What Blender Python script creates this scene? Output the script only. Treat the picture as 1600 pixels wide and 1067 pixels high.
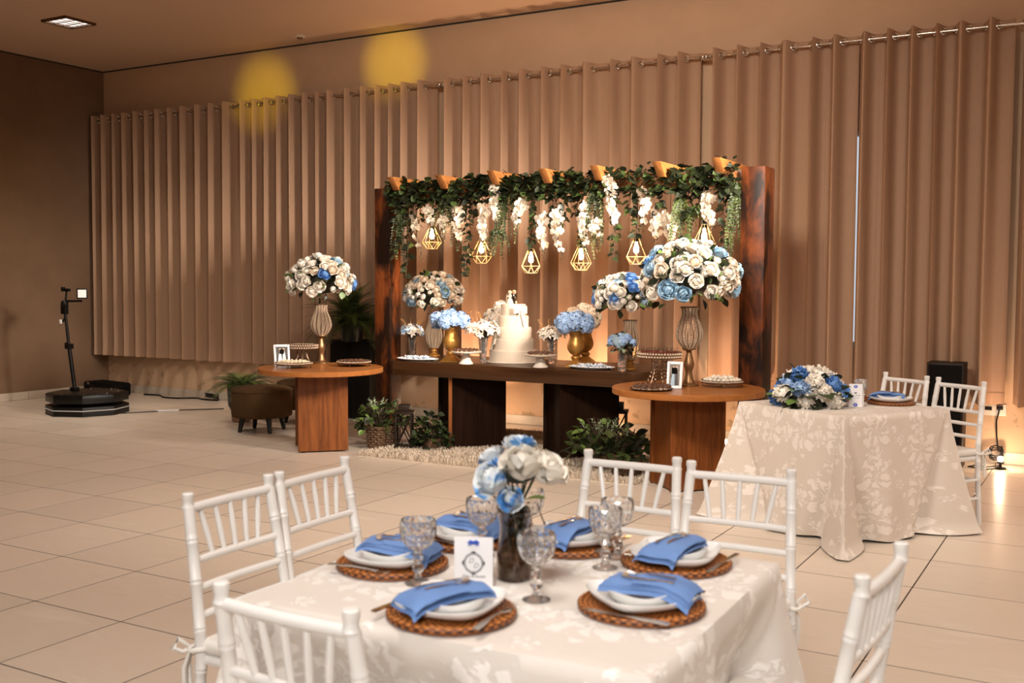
import bpy, bmesh, math, random
from math import sin, cos, pi, radians, sqrt, atan2, exp, floor
from mathutils import Vector, Matrix, Euler, Quaternion

for o in list(bpy.data.objects):
    bpy.data.objects.remove(o)
SC = bpy.context.scene
COL = SC.collection
rnd = random.Random(7)

# ------------------------------------------------------------------ camera
cam_d = bpy.data.cameras.new('camera')
cam = bpy.data.objects.new('camera', cam_d)
COL.objects.link(cam)
R0 = Vector((0.86750676, 0.49740602, 0.00439021))
R1 = Vector((0.0326146, -0.04807056, -0.99831133))
R2 = Vector((-0.49635502, 0.86618501, -0.05792423))
M = Matrix.Identity(4)
for i in range(3):
    M[i][0] = R0[i]; M[i][1] = -R1[i]; M[i][2] = -R2[i]
M[2][3] = 1.55
cam.matrix_world = M
cam_d.sensor_width = 36.0
cam_d.lens = 36.0 * 1648.75 / 1600.0
cam_d.clip_start = 0.05
cam_d.dof.use_dof = True
cam_d.dof.focus_distance = 8.6
cam_d.dof.aperture_fstop = 4.0
SC.camera = cam

# ------------------------------------------------------------------ colour management, world, room lights
SC.view_settings.view_transform = 'Standard'
SC.view_settings.look = 'None'
SC.view_settings.gamma = 1.0
SC.view_settings.use_curve_mapping = False
SC.view_settings.exposure = 0.0

W = bpy.data.worlds.new('dusk'); SC.world = W
W.use_nodes = True
W.node_tree.nodes['Background'].inputs[0].default_value = (0.62, 0.70, 0.80, 1)
W.node_tree.nodes['Background'].inputs[1].default_value = 1.0

def area(name, loc, size, power, col, target=None, size_y=None, spread=180):
    d = bpy.data.lights.new(name, 'AREA'); d.energy = power; d.color = col
    d.shape = 'RECTANGLE'; d.size = size; d.size_y = size_y or size; d.spread = radians(spread)
    o = bpy.data.objects.new(name, d); COL.objects.link(o); o.location = loc
    v = Vector(target) - Vector(loc) if target else Vector((0, 0, -1))
    o.rotation_euler = v.to_track_quat('-Z', 'Y').to_euler()
    return o
def spot(name, loc, target, power, col, angle, blend, r=0.05):
    d = bpy.data.lights.new(name, 'SPOT'); d.energy = power; d.color = col
    d.spot_size = radians(angle); d.spot_blend = blend; d.shadow_soft_size = r
    o = bpy.data.objects.new(name, d); COL.objects.link(o); o.location = loc
    o.rotation_euler = (Vector(target) - Vector(loc)).to_track_quat('-Z', 'Y').to_euler()
    return o
CEIL = 4.36
WARM = (1.0, 0.80, 0.60)
# the hall's ceiling fixtures out of frame, plus added fill, aimed and grazing lights
NEUT = (1.0, 0.885, 0.775)
area('hall_and_fill_light', (0.6, -2.6, 3.9), 1.6, 62, (1.0, 0.97, 0.93), target=(-1.3, 2.6, 0.8), spread=75)  # added fill light from behind the camera, no fixture there
area('hall_and_fill_light', (1.5, 4.0, CEIL-0.06), 1.2, 33, NEUT, spread=140)
area('hall_and_fill_light', (-1.5, 1.5, CEIL-0.06), 1.2, 44, (1.0, 0.93, 0.85), spread=140)
area('hall_and_fill_light', (-5.5, 4.0, CEIL-0.06), 1.2, 36, NEUT, spread=140)
area('hall_and_fill_light', (-2.4, 3.6, CEIL-0.08), 1.2, 155, NEUT, target=(-4.4, 8.6, 0.9), spread=100)  # added light tilted at the pergola to brighten the flowers from the front
area('hall_and_fill_light', (2.4, 7.0, CEIL-0.06), 1.2, 105, NEUT, spread=140)
area('hall_and_fill_light', (-8.5, 5.5, CEIL-0.06), 1.2, 16, NEUT, spread=140)
area('hall_and_fill_light', (-0.3, 6.6, 3.35), 0.8, 54, NEUT, target=(-8.8, 9.6, 0.3), spread=42)  # added grazing light that brings out the curtain folds, no fixture there
area('recessed_lamp_glow', (-10.07, 7.77, CEIL-0.05), 0.3, 26, (1.0, 0.88, 0.72), spread=105)
# two yellow stage lamps thrown on the wall above the curtains
spot('stage_lamp', (-7.9, 5.6, 3.0), (-9.15, 9.85, 3.80), 420, (1.0, 0.78, 0.0), 15, 1.0, 0.03)
spot('stage_lamp', (-6.4, 5.6, 3.2), (-7.2, 9.85, 4.0), 480, (1.0, 0.78, 0.0), 14, 1.0, 0.03)

spot('stage_lamp', (-8.2, 5.4, 2.9), (-12.1, 7.9, 2.35), 55, (1.0, 0.72, 0.05), 34, 1.0, 0.05)

# ------------------------------------------------------------------ mesh builder
class MB:
    def __init__(s): s.v = []; s.f = []; s.m = []; s.uv = None
    def add(s, vs, fs, mi=0):
        b = len(s.v); s.v += [tuple(p) for p in vs]
        s.f += [tuple(i + b for i in f) for f in fs]; s.m += [mi] * len(fs)
        return s
    def box(s, c, d, rot=0, mi=0, taper=1.0):
        x, y, z = d[0]/2, d[1]/2, d[2]/2; cr, sr = cos(rot), sin(rot); vs = []
        for sz in (-1, 1):
            k = taper if sz > 0 else 1
            for sx, sy in ((-1,-1),(1,-1),(1,1),(-1,1)):
                a, b = sx*x*k, sy*y*k
                vs.append((c[0]+a*cr-b*sr, c[1]+a*sr+b*cr, c[2]+sz*z))
        return s.add(vs, [(3,2,1,0),(4,5,6,7),(0,1,5,4),(1,2,6,5),(2,3,7,6),(3,0,4,7)], mi)
    def prism(s, poly, z0, z1, mi=0):
        n = len(poly)
        vs = [(x, y, z0) for x, y in poly] + [(x, y, z1) for x, y in poly]
        fs = [tuple(range(n-1, -1, -1)), tuple(range(n, 2*n))]
        fs += [(i, (i+1) % n, n+(i+1) % n, n+i) for i in range(n)]
        return s.add(vs, fs, mi)
    def lathe(s, prof, seg=24, c=(0,0,0), mi=0, fr=None, cap=True, a0=0.0):
        n = len(prof); vs = []; fs = []
        for i, (r, z) in enumerate(prof):
            for j in range(seg):
                a = a0 + 2*pi*j/seg; k = fr(a, i) if fr else 1
                vs.append((c[0]+r*k*cos(a), c[1]+r*k*sin(a), c[2]+z))
        for i in range(n-1):
            for j in range(seg):
                q = (j+1) % seg
                fs.append((i*seg+j, i*seg+q, (i+1)*seg+q, (i+1)*seg+j))
        if cap:
            if prof[0][0] > 1e-5: fs.append(tuple(range(seg-1, -1, -1)))
            if prof[-1][0] > 1e-5: fs.append(tuple((n-1)*seg+j for j in range(seg)))
        return s.add(vs, fs, mi)
    def tube(s, path, r, seg=8, mi=0, closed=False):
        P = [Vector(p) for p in path]; n = len(P); vs = []; fs = []
        rr = r if isinstance(r, (list, tuple)) else [r]*n
        ref = None
        for i in range(n):
            if closed: t = P[(i+1) % n] - P[i-1]
            else: t = P[min(i+1, n-1)] - P[max(i-1, 0)]
            if t.length < 1e-9: t = Vector((0,0,1))
            t.normalize()
            if ref is None:
                ref = Vector((0,0,1)) if abs(t.z) < 0.9 else Vector((1,0,0))
            u = (ref - t*ref.dot(t))
            if u.length < 1e-6: u = t.orthogonal()
            u.normalize(); w = t.cross(u); ref = u
            for j in range(seg):
                a = 2*pi*j/seg
                vs.append(P[i] + (u*cos(a) + w*sin(a))*rr[i])
        m = n if closed else n-1
        for i in range(m):
            for j in range(seg):
                q = (j+1) % seg; k = (i+1) % n
                fs.append((i*seg+j, i*seg+q, k*seg+q, k*seg+j))
        if not closed:
            fs.append(tuple(range(seg-1, -1, -1))); fs.append(tuple((n-1)*seg+j for j in range(seg)))
        return s.add(vs, fs, mi)
    def ball(s, c, r, seg=10, rings=6, mi=0, sc=(1,1,1)):
        vs = [(c[0], c[1], c[2]-r*sc[2])]; fs = []
        for i in range(1, rings):
            a = -pi/2 + pi*i/rings
            for j in range(seg):
                b = 2*pi*j/seg
                vs.append((c[0]+r*sc[0]*cos(a)*cos(b), c[1]+r*sc[1]*cos(a)*sin(b), c[2]+r*sc[2]*sin(a)))
        vs.append((c[0], c[1], c[2]+r*sc[2])); T = len(vs)-1
        for j in range(seg):
            q = (j+1) % seg
            fs.append((0, 1+q, 1+j))
            for i in range(rings-2):
                fs.append((1+i*seg+j, 1+i*seg+q, 1+(i+1)*seg+q, 1+(i+1)*seg+j))
            fs.append((1+(rings-2)*seg+j, 1+(rings-2)*seg+q, T))
        return s.add(vs, fs, mi)
    def grid(s, fn, nu, nv, mi=0, wrap=False):
        vs = [fn(i/nu, j/nv) for j in range(nv+1) for i in range(nu if wrap else nu+1)]
        w = nu if wrap else nu+1; fs = []
        for j in range(nv):
            for i in range(nu):
                k = (i+1) % w if wrap else i+1
                fs.append((j*w+i, j*w+k, (j+1)*w+k, (j+1)*w+i))
        return s.add(vs, fs, mi)
    def put(s, o, M=None, mi=None):
        vs = o.v if M is None else [M @ Vector(p) for p in o.v]
        b = len(s.v); s.v += [tuple(p) for p in vs]
        s.f += [tuple(i + b for i in f) for f in o.f]
        s.m += o.m if mi is None else [mi]*len(o.f)
        return s
    def mesh(s, name, mats=None, smooth=40, bevel=0, bseg=2, flat=False):
        me = bpy.data.meshes.new(name)
        me.from_pydata(s.v, [], s.f)
        if mats is not None:
            for m in (mats if isinstance(mats, (list, tuple)) else [mats]): me.materials.append(m)
            if len(me.materials) > 1: me.polygons.foreach_set('material_index', s.m)
        if s.uv:
            l = me.uv_layers.new(name='UVMap')
            li = [0]*len(me.loops); me.loops.foreach_get('vertex_index', li)
            l.data.foreach_set('uv', [c for i in li for c in s.uv[i]])
        if bevel:
            bm = bmesh.new(); bm.from_mesh(me)
            bmesh.ops.remove_doubles(bm, verts=bm.verts, dist=1e-6)
            es = [e for e in bm.edges if len(e.link_faces) == 2 and e.calc_face_angle(0) > 0.6]
            bmesh.ops.bevel(bm, geom=es, offset=bevel, segments=bseg, profile=0.5, affect='EDGES', clamp_overlap=True)
            bm.to_mesh(me); bm.free()
        if not flat:
            me.shade_smooth(); me.set_sharp_from_angle(angle=radians(smooth))
        me.update()
        return me
    def build(s, name, mats, parent=None, loc=None, rot=None, kind=None, **kw):
        return inst(s.mesh(name, mats, **kw), name, parent, loc, rot, kind=kind)

def inst(me, name, parent=None, loc=None, rot=None, scale=None, kind=None):
    o = bpy.data.objects.new(name, me); COL.objects.link(o)
    if parent is not None: o.parent = parent
    if loc is not None: o.location = loc
    if rot is not None:
        if isinstance(rot, (int, float)): o.rotation_euler = (0, 0, rot)
        elif isinstance(rot, Quaternion): o.rotation_euler = rot.to_euler()
        else: o.rotation_euler = rot
    if scale is not None: o.scale = (scale,)*3 if isinstance(scale, (int, float)) else scale
    if kind: o['kind'] = kind
    return o
def tag(o, label, cat, group=None):
    o['label'] = label; o['category'] = cat
    if group: o['group'] = group
    return o
def thing(name, label, cat, loc=(0,0,0), rot=0, group=None):
    o = bpy.data.objects.new(name, None); COL.objects.link(o)
    o.empty_display_size = 0.1
    o.location = loc
    o.rotation_euler = (0, 0, rot) if isinstance(rot, (int, float)) else rot
    return tag(o, label, cat, group)
def struct(o):
    o['kind'] = 'structure'; return o

# ------------------------------------------------------------------ node materials
class S:
    """a shader value with arithmetic"""
    def __init__(s, nt, k): s.nt = nt; s.k = k
    def op(s, o, b=None, c=None):
        n = s.nt.nodes.new('ShaderNodeMath'); n.operation = o
        for i, x in enumerate((s, b, c)):
            if x is None: continue
            if isinstance(x, S): s.nt.links.new(x.k, n.inputs[i])
            else: n.inputs[i].default_value = x
        return S(s.nt, n.outputs[0])
    def __add__(s, b): return s.op('ADD', b)
    def __sub__(s, b): return s.op('SUBTRACT', b)
    def __mul__(s, b): return s.op('MULTIPLY', b)
    def __truediv__(s, b): return s.op('DIVIDE', b)
    def rsub(s, a): return (s * -1.0) + a
class NT:
    def __init__(s, name):
        s.mat = bpy.data.materials.new(name); s.mat.use_nodes = True
        s.nt = s.mat.node_tree; s.b = s.nt.nodes['Principled BSDF']; s.N = s.nt.nodes; s.L = s.nt.links
    def set(s, **k):
        for n, v in k.items():
            i = s.b.inputs[n.replace('_', ' ')]
            if isinstance(v, S): s.L.new(v.k, i)
            elif hasattr(v, 'is_output'): s.L.new(v, i)
            else: i.default_value = (*v, 1) if isinstance(v, tuple) and len(v) == 3 and i.type == 'RGBA' else v
    def coord(s, kind='Object', scale=(1,1,1), rnd_off=False):
        t = s.N.new('ShaderNodeTexCoord'); o = t.outputs[kind]
        if rnd_off:
            oi = s.N.new('ShaderNodeObjectInfo'); m = s.N.new('ShaderNodeVectorMath'); m.operation = 'MULTIPLY_ADD'
            cx = s.N.new('ShaderNodeCombineXYZ')
            for i, k in enumerate((37.0, 91.0, 53.0)): s.L.new((S(s.nt, oi.outputs['Random'])*k).k, cx.inputs[i])
            s.L.new(o, m.inputs[0]); m.inputs[1].default_value = (1,1,1); s.L.new(cx.outputs[0], m.inputs[2]); o = m.outputs[0]
        mp = s.N.new('ShaderNodeMapping'); mp.inputs['Scale'].default_value = scale
        s.L.new(o, mp.inputs[0]); return mp.outputs[0]
    def noise(s, vec, scale, detail=4, rough=0.55, dist=0.0, out=0):
        n = s.N.new('ShaderNodeTexNoise'); n.inputs['Scale'].default_value = scale
        n.inputs['Detail'].default_value = detail; n.inputs['Roughness'].default_value = rough
        n.inputs['Distortion'].default_value = dist
        s.L.new(vec, n.inputs['Vector']); return S(s.nt, n.outputs[out])
    def voro(s, vec, scale, feat='F1'):
        n = s.N.new('ShaderNodeTexVoronoi'); n.feature = feat; n.inputs['Scale'].default_value = scale
        s.L.new(vec, n.inputs['Vector']); return S(s.nt, n.outputs['Distance'])
    def xyz(s, vec):
        n = s.N.new('ShaderNodeSeparateXYZ'); s.L.new(vec, n.inputs[0])
        return [S(s.nt, n.outputs[i]) for i in range(3)]
    def rand(s):
        return S(s.nt, s.N.new('ShaderNodeObjectInfo').outputs['Random'])
    def ramp(s, v, stops):
        n = s.N.new('ShaderNodeValToRGB'); s.L.new(v.k, n.inputs[0]); e = n.color_ramp.elements
        while len(e) < len(stops): e.new(0.5)
        for q, (p, c) in zip(e, stops): q.position = p; q.color = (*c, 1)
        return n.outputs[0]
    def mix(s, f, a, b):
        n = s.N.new('ShaderNodeMix'); n.data_type = 'RGBA'
        if isinstance(f, S): s.L.new(f.k, n.inputs[0])
        else: n.inputs[0].default_value = f
        for x, i in ((a, 6), (b, 7)):
            if hasattr(x, 'is_output'): s.L.new(x, n.inputs[i])
            else: n.inputs[i].default_value = (*x, 1)
        return n.outputs[2]
    def bump(s, h, strength=0.3, dist=0.01):
        n = s.N.new('ShaderNodeBump'); n.inputs['Strength'].default_value = strength; n.inputs['Distance'].default_value = dist
        s.L.new(h.k if isinstance(h, S) else h, n.inputs['Height']); s.L.new(n.outputs[0], s.b.inputs['Normal'])

def pbr(name, col, rough=0.5, metal=0.0, col2=None, nscale=8, var=0.0, bump=0, bscale=60, spec=0.5, sub=0, coat=0, trans=0, ior=1.45, emit=None, es=0, sheen=0, stretch=(1,1,1), lo=0.35, hi=0.65):
    t = NT(name)
    t.set(Roughness=rough, Metallic=metal)
    t.b.inputs['Specular IOR Level'].default_value = spec
    c = t.coord('Object', stretch, rnd_off=True)
    base = col
    if col2: base = t.ramp(t.noise(c, nscale), [(lo, col), (hi, col2)])
    if var:
        h = t.N.new('ShaderNodeHueSaturation'); t.L.new((t.rand()*(2*var)+(1-var)).k, h.inputs['Value'])
        if hasattr(base, 'is_output'): t.L.new(base, h.inputs['Color'])
        else: h.inputs['Color'].default_value = (*base, 1)
        base = h.outputs[0]
    t.set(Base_Color=base)
    if bump: t.bump(t.noise(c, bscale, 5), bump)
    if trans:
        t.b.inputs['Transmission Weight'].default_value = trans; t.b.inputs['IOR'].default_value = ior
    if coat: t.b.inputs['Coat Weight'].default_value = coat; t.b.inputs['Coat Roughness'].default_value = 0.1
    if emit: t.b.inputs['Emission Color'].default_value = (*emit, 1); t.b.inputs['Emission Strength'].default_value = es
    if sheen: t.b.inputs['Sheen Weight'].default_value = sheen
    return t.mat

def wood(name, dark, light, axis=2, rough=0.4, freq=26, patch=None, spec=0.4, coat=0.0):
    t = NT(name); sc = [1, 1, 1]; sc[axis] = 0.07
    c = t.coord('Object', tuple(sc), rnd_off=True)
    g = t.noise(c, freq, 6, 0.6, 0.6)
    g2 = t.noise(c, freq*5, 3, 0.6)
    f = (g*0.75) + (g2*0.25)
    col = t.ramp(f, [(0.34, dark), (0.66, light)])
    if patch:
        c2 = t.coord('Object', (1, 1, 0.35), rnd_off=True)
        p = t.noise(c2, 5.5, 5, 0.62, 0.4)
        col = t.mix(p.op('SMOOTH_MIN', 1.0, 0.01), col, col)
        pm = t.ramp(p, [(0.42, (0, 0, 0)), (0.60, (1, 1, 1))])
        n = t.N.new('ShaderNodeMix'); n.data_type = 'RGBA'
        t.L.new(pm, n.inputs[0]); n.inputs[6].default_value = (*patch, 1); t.L.new(col, n.inputs[7]); col = n.outputs[2]
    t.set(Base_Color=col, Roughness=rough); t.b.inputs['Specular IOR Level'].default_value = spec
    if coat: t.b.inputs['Coat Weight'].default_value = coat; t.b.inputs['Coat Roughness'].default_value = 0.15
    t.bump(g2, 0.08, 0.004)
    return t.mat

def damask(name, base, fig, tw=0.30, th=0.42):
    """woven figured cloth: palmette medallions in half drop, same yarn, satin figure on a matt ground"""
    t = NT(name)
    c = t.coord('UV')
    x, y, z = t.xyz(c)
    nz = t.noise(c, 16, 3)
    nz2 = t.noise(c, 11, 3, out=0)
    nz3 = t.noise(c, 22, 2)
    x = x + (nz - 0.5)*0.075; y = y + (nz2 - 0.5)*0.075
    def motif(x, y, R, k, seed):
        u = x/tw; v = y/th
        row = v.op('FLOOR')
        u = u + row.op('FLOORED_MODULO', 2.0)*0.5
        px = (u.op('FRACT') - 0.5)*tw; py = (v.op('FRACT') - 0.5)*th
        py2 = py*0.78 + 0.0
        r = (px*px + py2*py2).op('SQRT'); a = px.op('ARCTAN2', py2)
        lob = (a*k).op('COSINE').op('ABSOLUTE')
        rim = lob*0.42 + 0.58
        d = rim*R - r
        vein = (a*(2*k) + r*(5.0/R) + nz3*9.0).op('SINE')             # curling leaf ribs inside each palmette
        ring = (r*(2*pi/(R*0.62)) + nz3*6.0 + (a*k).op('COSINE')*1.2).op('SINE')
        m = (d*80.0).op('MINIMUM', 1.0).op('MAXIMUM', 0.0)
        ln = (vein*1.8 + 1.35).op('MINIMUM', 1.0).op('MAXIMUM', 0.0)
        l2 = (ring*2.4 + 2.0).op('MINIMUM', 1.0).op('MAXIMUM', 0.0)
        return m*ln*l2
    m1 = motif(x, y, 0.135, 4.0, 0)
    m2 = motif(x + tw*0.5, y + 0.02, 0.062, 3.0, 1)
    m3 = motif(x + tw*0.26, y + th*0.5, 0.040, 2.5, 2)
    m = m1.op('MAXIMUM', m2).op('MAXIMUM', m3)
    t.set(Base_Color=t.mix(m, base, fig), Roughness=(m*-0.28)+0.72)
    t.b.inputs['Specular IOR Level'].default_value = 0.45
    t.b.inputs['Sheen Weight'].default_value = 0.15
    w = t.noise(t.coord('UV'), 6.0, 4)
    t.bump(m*0.4 + w*1.6, 0.35, 0.012)
    return t.mat
# ------------------------------------------------------------------ materials
def tile_mat():
    t = NT('porcelain tile')
    c = t.coord('Object', rnd_off=True)
    cs = t.coord('Object', (0.5, 2.0, 1), rnd_off=True)
    n = t.noise(cs, 3.4, 9, 0.72, 0.5)
    col = t.ramp(n, [(0.28, (0.62, 0.52, 0.42)), (0.47, (0.685, 0.58, 0.475)), (0.56, (0.665, 0.56, 0.46)), (0.72, (0.76, 0.665, 0.565))])
    h = t.N.new('ShaderNodeHueSaturation'); t.L.new((t.rand()*0.10+0.95).k, h.inputs['Value']); t.L.new(col, h.inputs['Color'])
    t.set(Base_Color=h.outputs[0], Roughness=0.29)
    t.b.inputs['Specular IOR Level'].default_value = 0.42
    return t.mat
M_TILE = tile_mat()
M_GROUT = pbr('dark grout', (0.035, 0.027, 0.02), 0.9)
M_WALL = pbr('beige wall paint', (0.48, 0.37, 0.27), 0.85, col2=(0.52, 0.40, 0.30), nscale=3, bump=0.06, bscale=60)
def stained_wall():
    t = NT('beige wall paint with peeling low down')
    c = t.coord('Object')
    x, y, z = t.xyz(c)
    base = t.ramp(t.noise(c, 3, 4), [(0.35, (0.59, 0.395, 0.25)), (0.65, (0.63, 0.425, 0.27))])
    p = t.noise(c, 5.5, 6, 0.62)
    low = (z*-1.6 + 1.0).op('MAXIMUM', 0.0)                       # damp damage sits near the floor
    m = ((p + low*0.10) - 0.655)*14.0
    m = m.op('MAXIMUM', 0.0).op('MINIMUM', 1.0)*((z*-30.0 + 17.0).op('MAXIMUM', 0.0).op('MINIMUM', 1.0))
    t.set(Base_Color=t.mix(m, base, (0.40, 0.27, 0.16)), Roughness=0.85)
    t.bump(t.noise(c, 55, 4)*0.4 - m, 0.10, 0.01)
    return t.mat
M_WALLB = stained_wall()
M_WALLL = pbr('brown side wall paint', (0.19, 0.112, 0.064), 0.85, col2=(0.21, 0.125, 0.072), nscale=3, bump=0.05)
M_CEIL = pbr('ceiling paint', (0.70, 0.49, 0.345), 0.9, bump=0.04, bscale=40)
M_BASE = pbr('porcelain skirting', (0.50, 0.42, 0.33), 0.4, col2=(0.58, 0.50, 0.41), nscale=5, var=0.05)
M_GAP = pbr('shadow gap', (0.03, 0.025, 0.02), 0.9)  # near-black colour stands in for shade in the ceiling joint
def curtain_mat():
    t = NT('taupe blackout curtain')
    c = t.coord('Object')
    cw = t.coord('Object', (1, 1, 0.15))
    n = t.noise(cw, 90, 3)
    t.set(Base_Color=t.ramp(n, [(0.3, (0.405, 0.253, 0.160)), (0.7, (0.432, 0.272, 0.174))]), Roughness=0.75)
    t.b.inputs['Specular IOR Level'].default_value = 0.25
    t.b.inputs['Sheen Weight'].default_value = 0.0
    t.bump(t.noise(c, 260, 2), 0.15, 0.003)
    return t.mat
M_CURT = curtain_mat()
M_CHROME = pbr('brushed steel', (0.62, 0.58, 0.53), 0.22, 1.0)
M_SILVER = pbr('polished cutlery steel', (0.62, 0.60, 0.57), 0.14, 1.0)
M_BLACK = pbr('black paint', (0.006, 0.005, 0.0045), 0.45, spec=0.25)
M_BLACKS = pbr('satin black', (0.007, 0.006, 0.005), 0.35, var=0.1, spec=0.25)
M_BLACKF = pbr('black fabric', (0.006, 0.005, 0.0045), 0.9, spec=0.1, bump=0.2, bscale=200)
M_WHITEL = pbr('white lacquer', (0.80, 0.78, 0.75), 0.32, bump=0.03, bscale=25)
M_CUSH = pbr('white seat vinyl', (0.80, 0.77, 0.72), 0.45, bump=0.08, bscale=20)
M_CLOTH1 = damask('white damask with beige ground', (0.70, 0.645, 0.59), (0.86, 0.825, 0.785))
M_CLOTH2 = damask('ivory damask', (0.64, 0.56, 0.48), (0.78, 0.71, 0.635), 0.27, 0.38)
M_WIN = pbr('white window frame', (0.6, 0.6, 0.6), 0.4)
def glass(name, col=(1,1,1), rough=0.0, ior=1.45):
    t = NT(name); t.set(Base_Color=col, Roughness=rough)
    t.b.inputs['Transmission Weight'].default_value = 1.0; t.b.inputs['IOR'].default_value = ior
    return t.mat
M_PANE = glass('window glass')
M_GLASS = pbr('clear cut glass', (0.97, 0.97, 0.96), 0.03, trans=0.95, ior=1.45)
M_SMOKE = glass('smoky jar glass', (0.62, 0.56, 0.50), 0.02, 1.45)
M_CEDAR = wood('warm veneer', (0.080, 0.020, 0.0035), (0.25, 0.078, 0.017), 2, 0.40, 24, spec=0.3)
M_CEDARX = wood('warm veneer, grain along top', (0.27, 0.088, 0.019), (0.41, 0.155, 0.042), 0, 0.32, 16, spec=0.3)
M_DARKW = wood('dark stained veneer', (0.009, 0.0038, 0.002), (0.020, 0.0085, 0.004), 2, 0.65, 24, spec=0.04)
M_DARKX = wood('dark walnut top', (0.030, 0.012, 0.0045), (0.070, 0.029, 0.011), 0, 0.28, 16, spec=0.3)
M_POST = wood('stained pergola timber', (0.085, 0.019, 0.004), (0.21, 0.052, 0.011), 2, 0.40, 20, patch=(0.012, 0.0045, 0.002), spec=0.25)
M_RAFT = wood('orange pergola timber', (0.22, 0.072, 0.016), (0.40, 0.155, 0.040), 1, 0.45, 18)
M_VELV = pbr('brown velvet', (0.056, 0.028, 0.010), 0.9, col2=(0.076, 0.039, 0.014), nscale=5, spec=0.15, bump=0.08)
M_DWOOD = pbr('dark brown wood', (0.010, 0.005, 0.003), 0.5, col2=(0.020, 0.010, 0.005), nscale=20, spec=0.2)
M_RUG = pbr('cream shag', (0.58, 0.475, 0.36), 0.95, col2=(0.68, 0.57, 0.45), nscale=60)
M_RUGB = pbr('brown shag', (0.22, 0.125, 0.060), 0.95, col2=(0.30, 0.18, 0.09), nscale=60)
M_BASKET = pbr('brown wicker', (0.085, 0.042, 0.020), 0.6, col2=(0.17, 0.095, 0.048), nscale=40, var=0.15)
M_GOLD = pbr('antique gold', (0.40, 0.185, 0.038), 0.36, 0.6, col2=(0.48, 0.24, 0.055), nscale=6)
M_BRONZE = pbr('dull bronze', (0.20, 0.105, 0.045), 0.36, 0.7, col2=(0.28, 0.15, 0.065), nscale=12)
M_WIRE = pbr('bronze wire', (0.16, 0.09, 0.05), 0.35, 0.8)
M_BEAD = pbr('crystal bead', (0.56, 0.43, 0.31), 0.12, 0.25, spec=0.9)
M_CERAM = pbr('white ceramic', (0.80, 0.79, 0.77), 0.12, spec=0.55)
M_CAKEST = pbr('cream ceramic', (0.70, 0.61, 0.51), 0.35)
M_PAPER = pbr('white card', (0.80, 0.79, 0.80), 0.7)
M_INK = pbr('charcoal ink', (0.035, 0.035, 0.045), 0.7)
M_INKL = pbr('grey ink', (0.30, 0.30, 0.33), 0.7)
M_BLUER = pbr('royal blue ribbon', (0.010, 0.07, 0.50), 0.4)
M_NAPK = pbr('cornflower blue napkin', (0.125, 0.235, 0.51), 0.8, col2=(0.145, 0.265, 0.55), nscale=9, bump=0.10, bscale=220)
def rattan():
    t = NT('woven rattan'); c = t.coord('Object'); x, y, z = t.xyz(c)
    r = (x*x+y*y).op('SQRT'); a = y.op('ARCTAN2', x)
    row = (r/0.0115).op('FLOOR')
    w = (a*38.0 + row*pi).op('SINE')*0.5 + 0.5
    e = ((r*(2*pi/0.0115)).op('COSINE')*-0.5 + 0.5)
    h = w*0.6 + e*0.4 + (t.noise(c, 160, 3)-0.5)*0.5
    t.set(Base_Color=t.ramp(h, [(0.12, (0.045, 0.011, 0.003)), (0.45, (0.26, 0.075, 0.014)), (0.80, (0.56, 0.20, 0.042))]), Roughness=0.45)
    t.bump(h, 0.7, 0.004)
    return t.mat
M_RATT = rattan()
def rose_mat(name, c, deep, lo=0.3, hi=0.62, sc=35):
    t = NT(name)
    h = t.N.new('ShaderNodeHueSaturation'); t.L.new((t.rand()*0.22+0.89).k, h.inputs['Value'])
    n = t.noise(t.coord('Object', rnd_off=True), sc/18.0, 3)
    t.L.new(t.ramp(n, [(lo, deep), (hi, c)]), h.inputs['Color'])
    t.set(Base_Color=h.outputs[0], Roughness=0.6)
    t.b.inputs['Subsurface Weight'].default_value = 0.0
    return t.mat
M_RW = rose_mat('white petals', (0.82, 0.77, 0.69), (0.74, 0.67, 0.57))
M_RC = rose_mat('cream petals', (0.76, 0.66, 0.54), (0.66, 0.54, 0.41))
M_ORCH = rose_mat('warm white orchid petals', (0.64, 0.53, 0.40), (0.58, 0.46, 0.32))
M_RB = rose_mat('pale blue petals', (0.36, 0.51, 0.62), (0.20, 0.37, 0.54))
M_RD = rose_mat('deep blue petals', (0.13, 0.28, 0.55), (0.04, 0.14, 0.44))
M_RBG = rose_mat('grey blue petals', (0.33, 0.44, 0.52), (0.25, 0.36, 0.46))
M_RBW = rose_mat('blue and white petals', (0.76, 0.79, 0.80), (0.10, 0.33, 0.70), 0.42, 0.50, 16)
M_HYD = rose_mat('hydrangea blue petals', (0.42, 0.56, 0.76), (0.13, 0.27, 0.56), 0.35, 0.6, 130)
M_YEL = pbr('yellow stamen', (0.75, 0.45, 0.08), 0.6)
M_LEAF = pbr('dark green leaf', (0.026, 0.042, 0.009), 0.45, col2=(0.046, 0.070, 0.015), nscale=9, var=0.25)
M_LEAFD = pbr('blackish green leaf', (0.010, 0.014, 0.005), 0.45, col2=(0.019, 0.026, 0.008), nscale=9, var=0.2)
M_LEAFL = pbr('light green leaf', (0.12, 0.20, 0.045), 0.45, col2=(0.17, 0.27, 0.06), nscale=9, var=0.2)
M_FERN = pbr('fern green', (0.055, 0.082, 0.012), 0.55, col2=(0.105, 0.14, 0.022), nscale=12, var=0.25)
M_FERND = pbr('deep fern green', (0.020, 0.032, 0.006), 0.55, col2=(0.046, 0.064, 0.012), nscale=12, var=0.25)
M_SAGE = pbr('sage leaf', (0.26, 0.31, 0.19), 0.55, var=0.15)
M_STEM = pbr('brown stem', (0.055, 0.034, 0.016), 0.7)
M_TWIG = pbr('golden twig', (0.55, 0.27, 0.07), 0.5)
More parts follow.
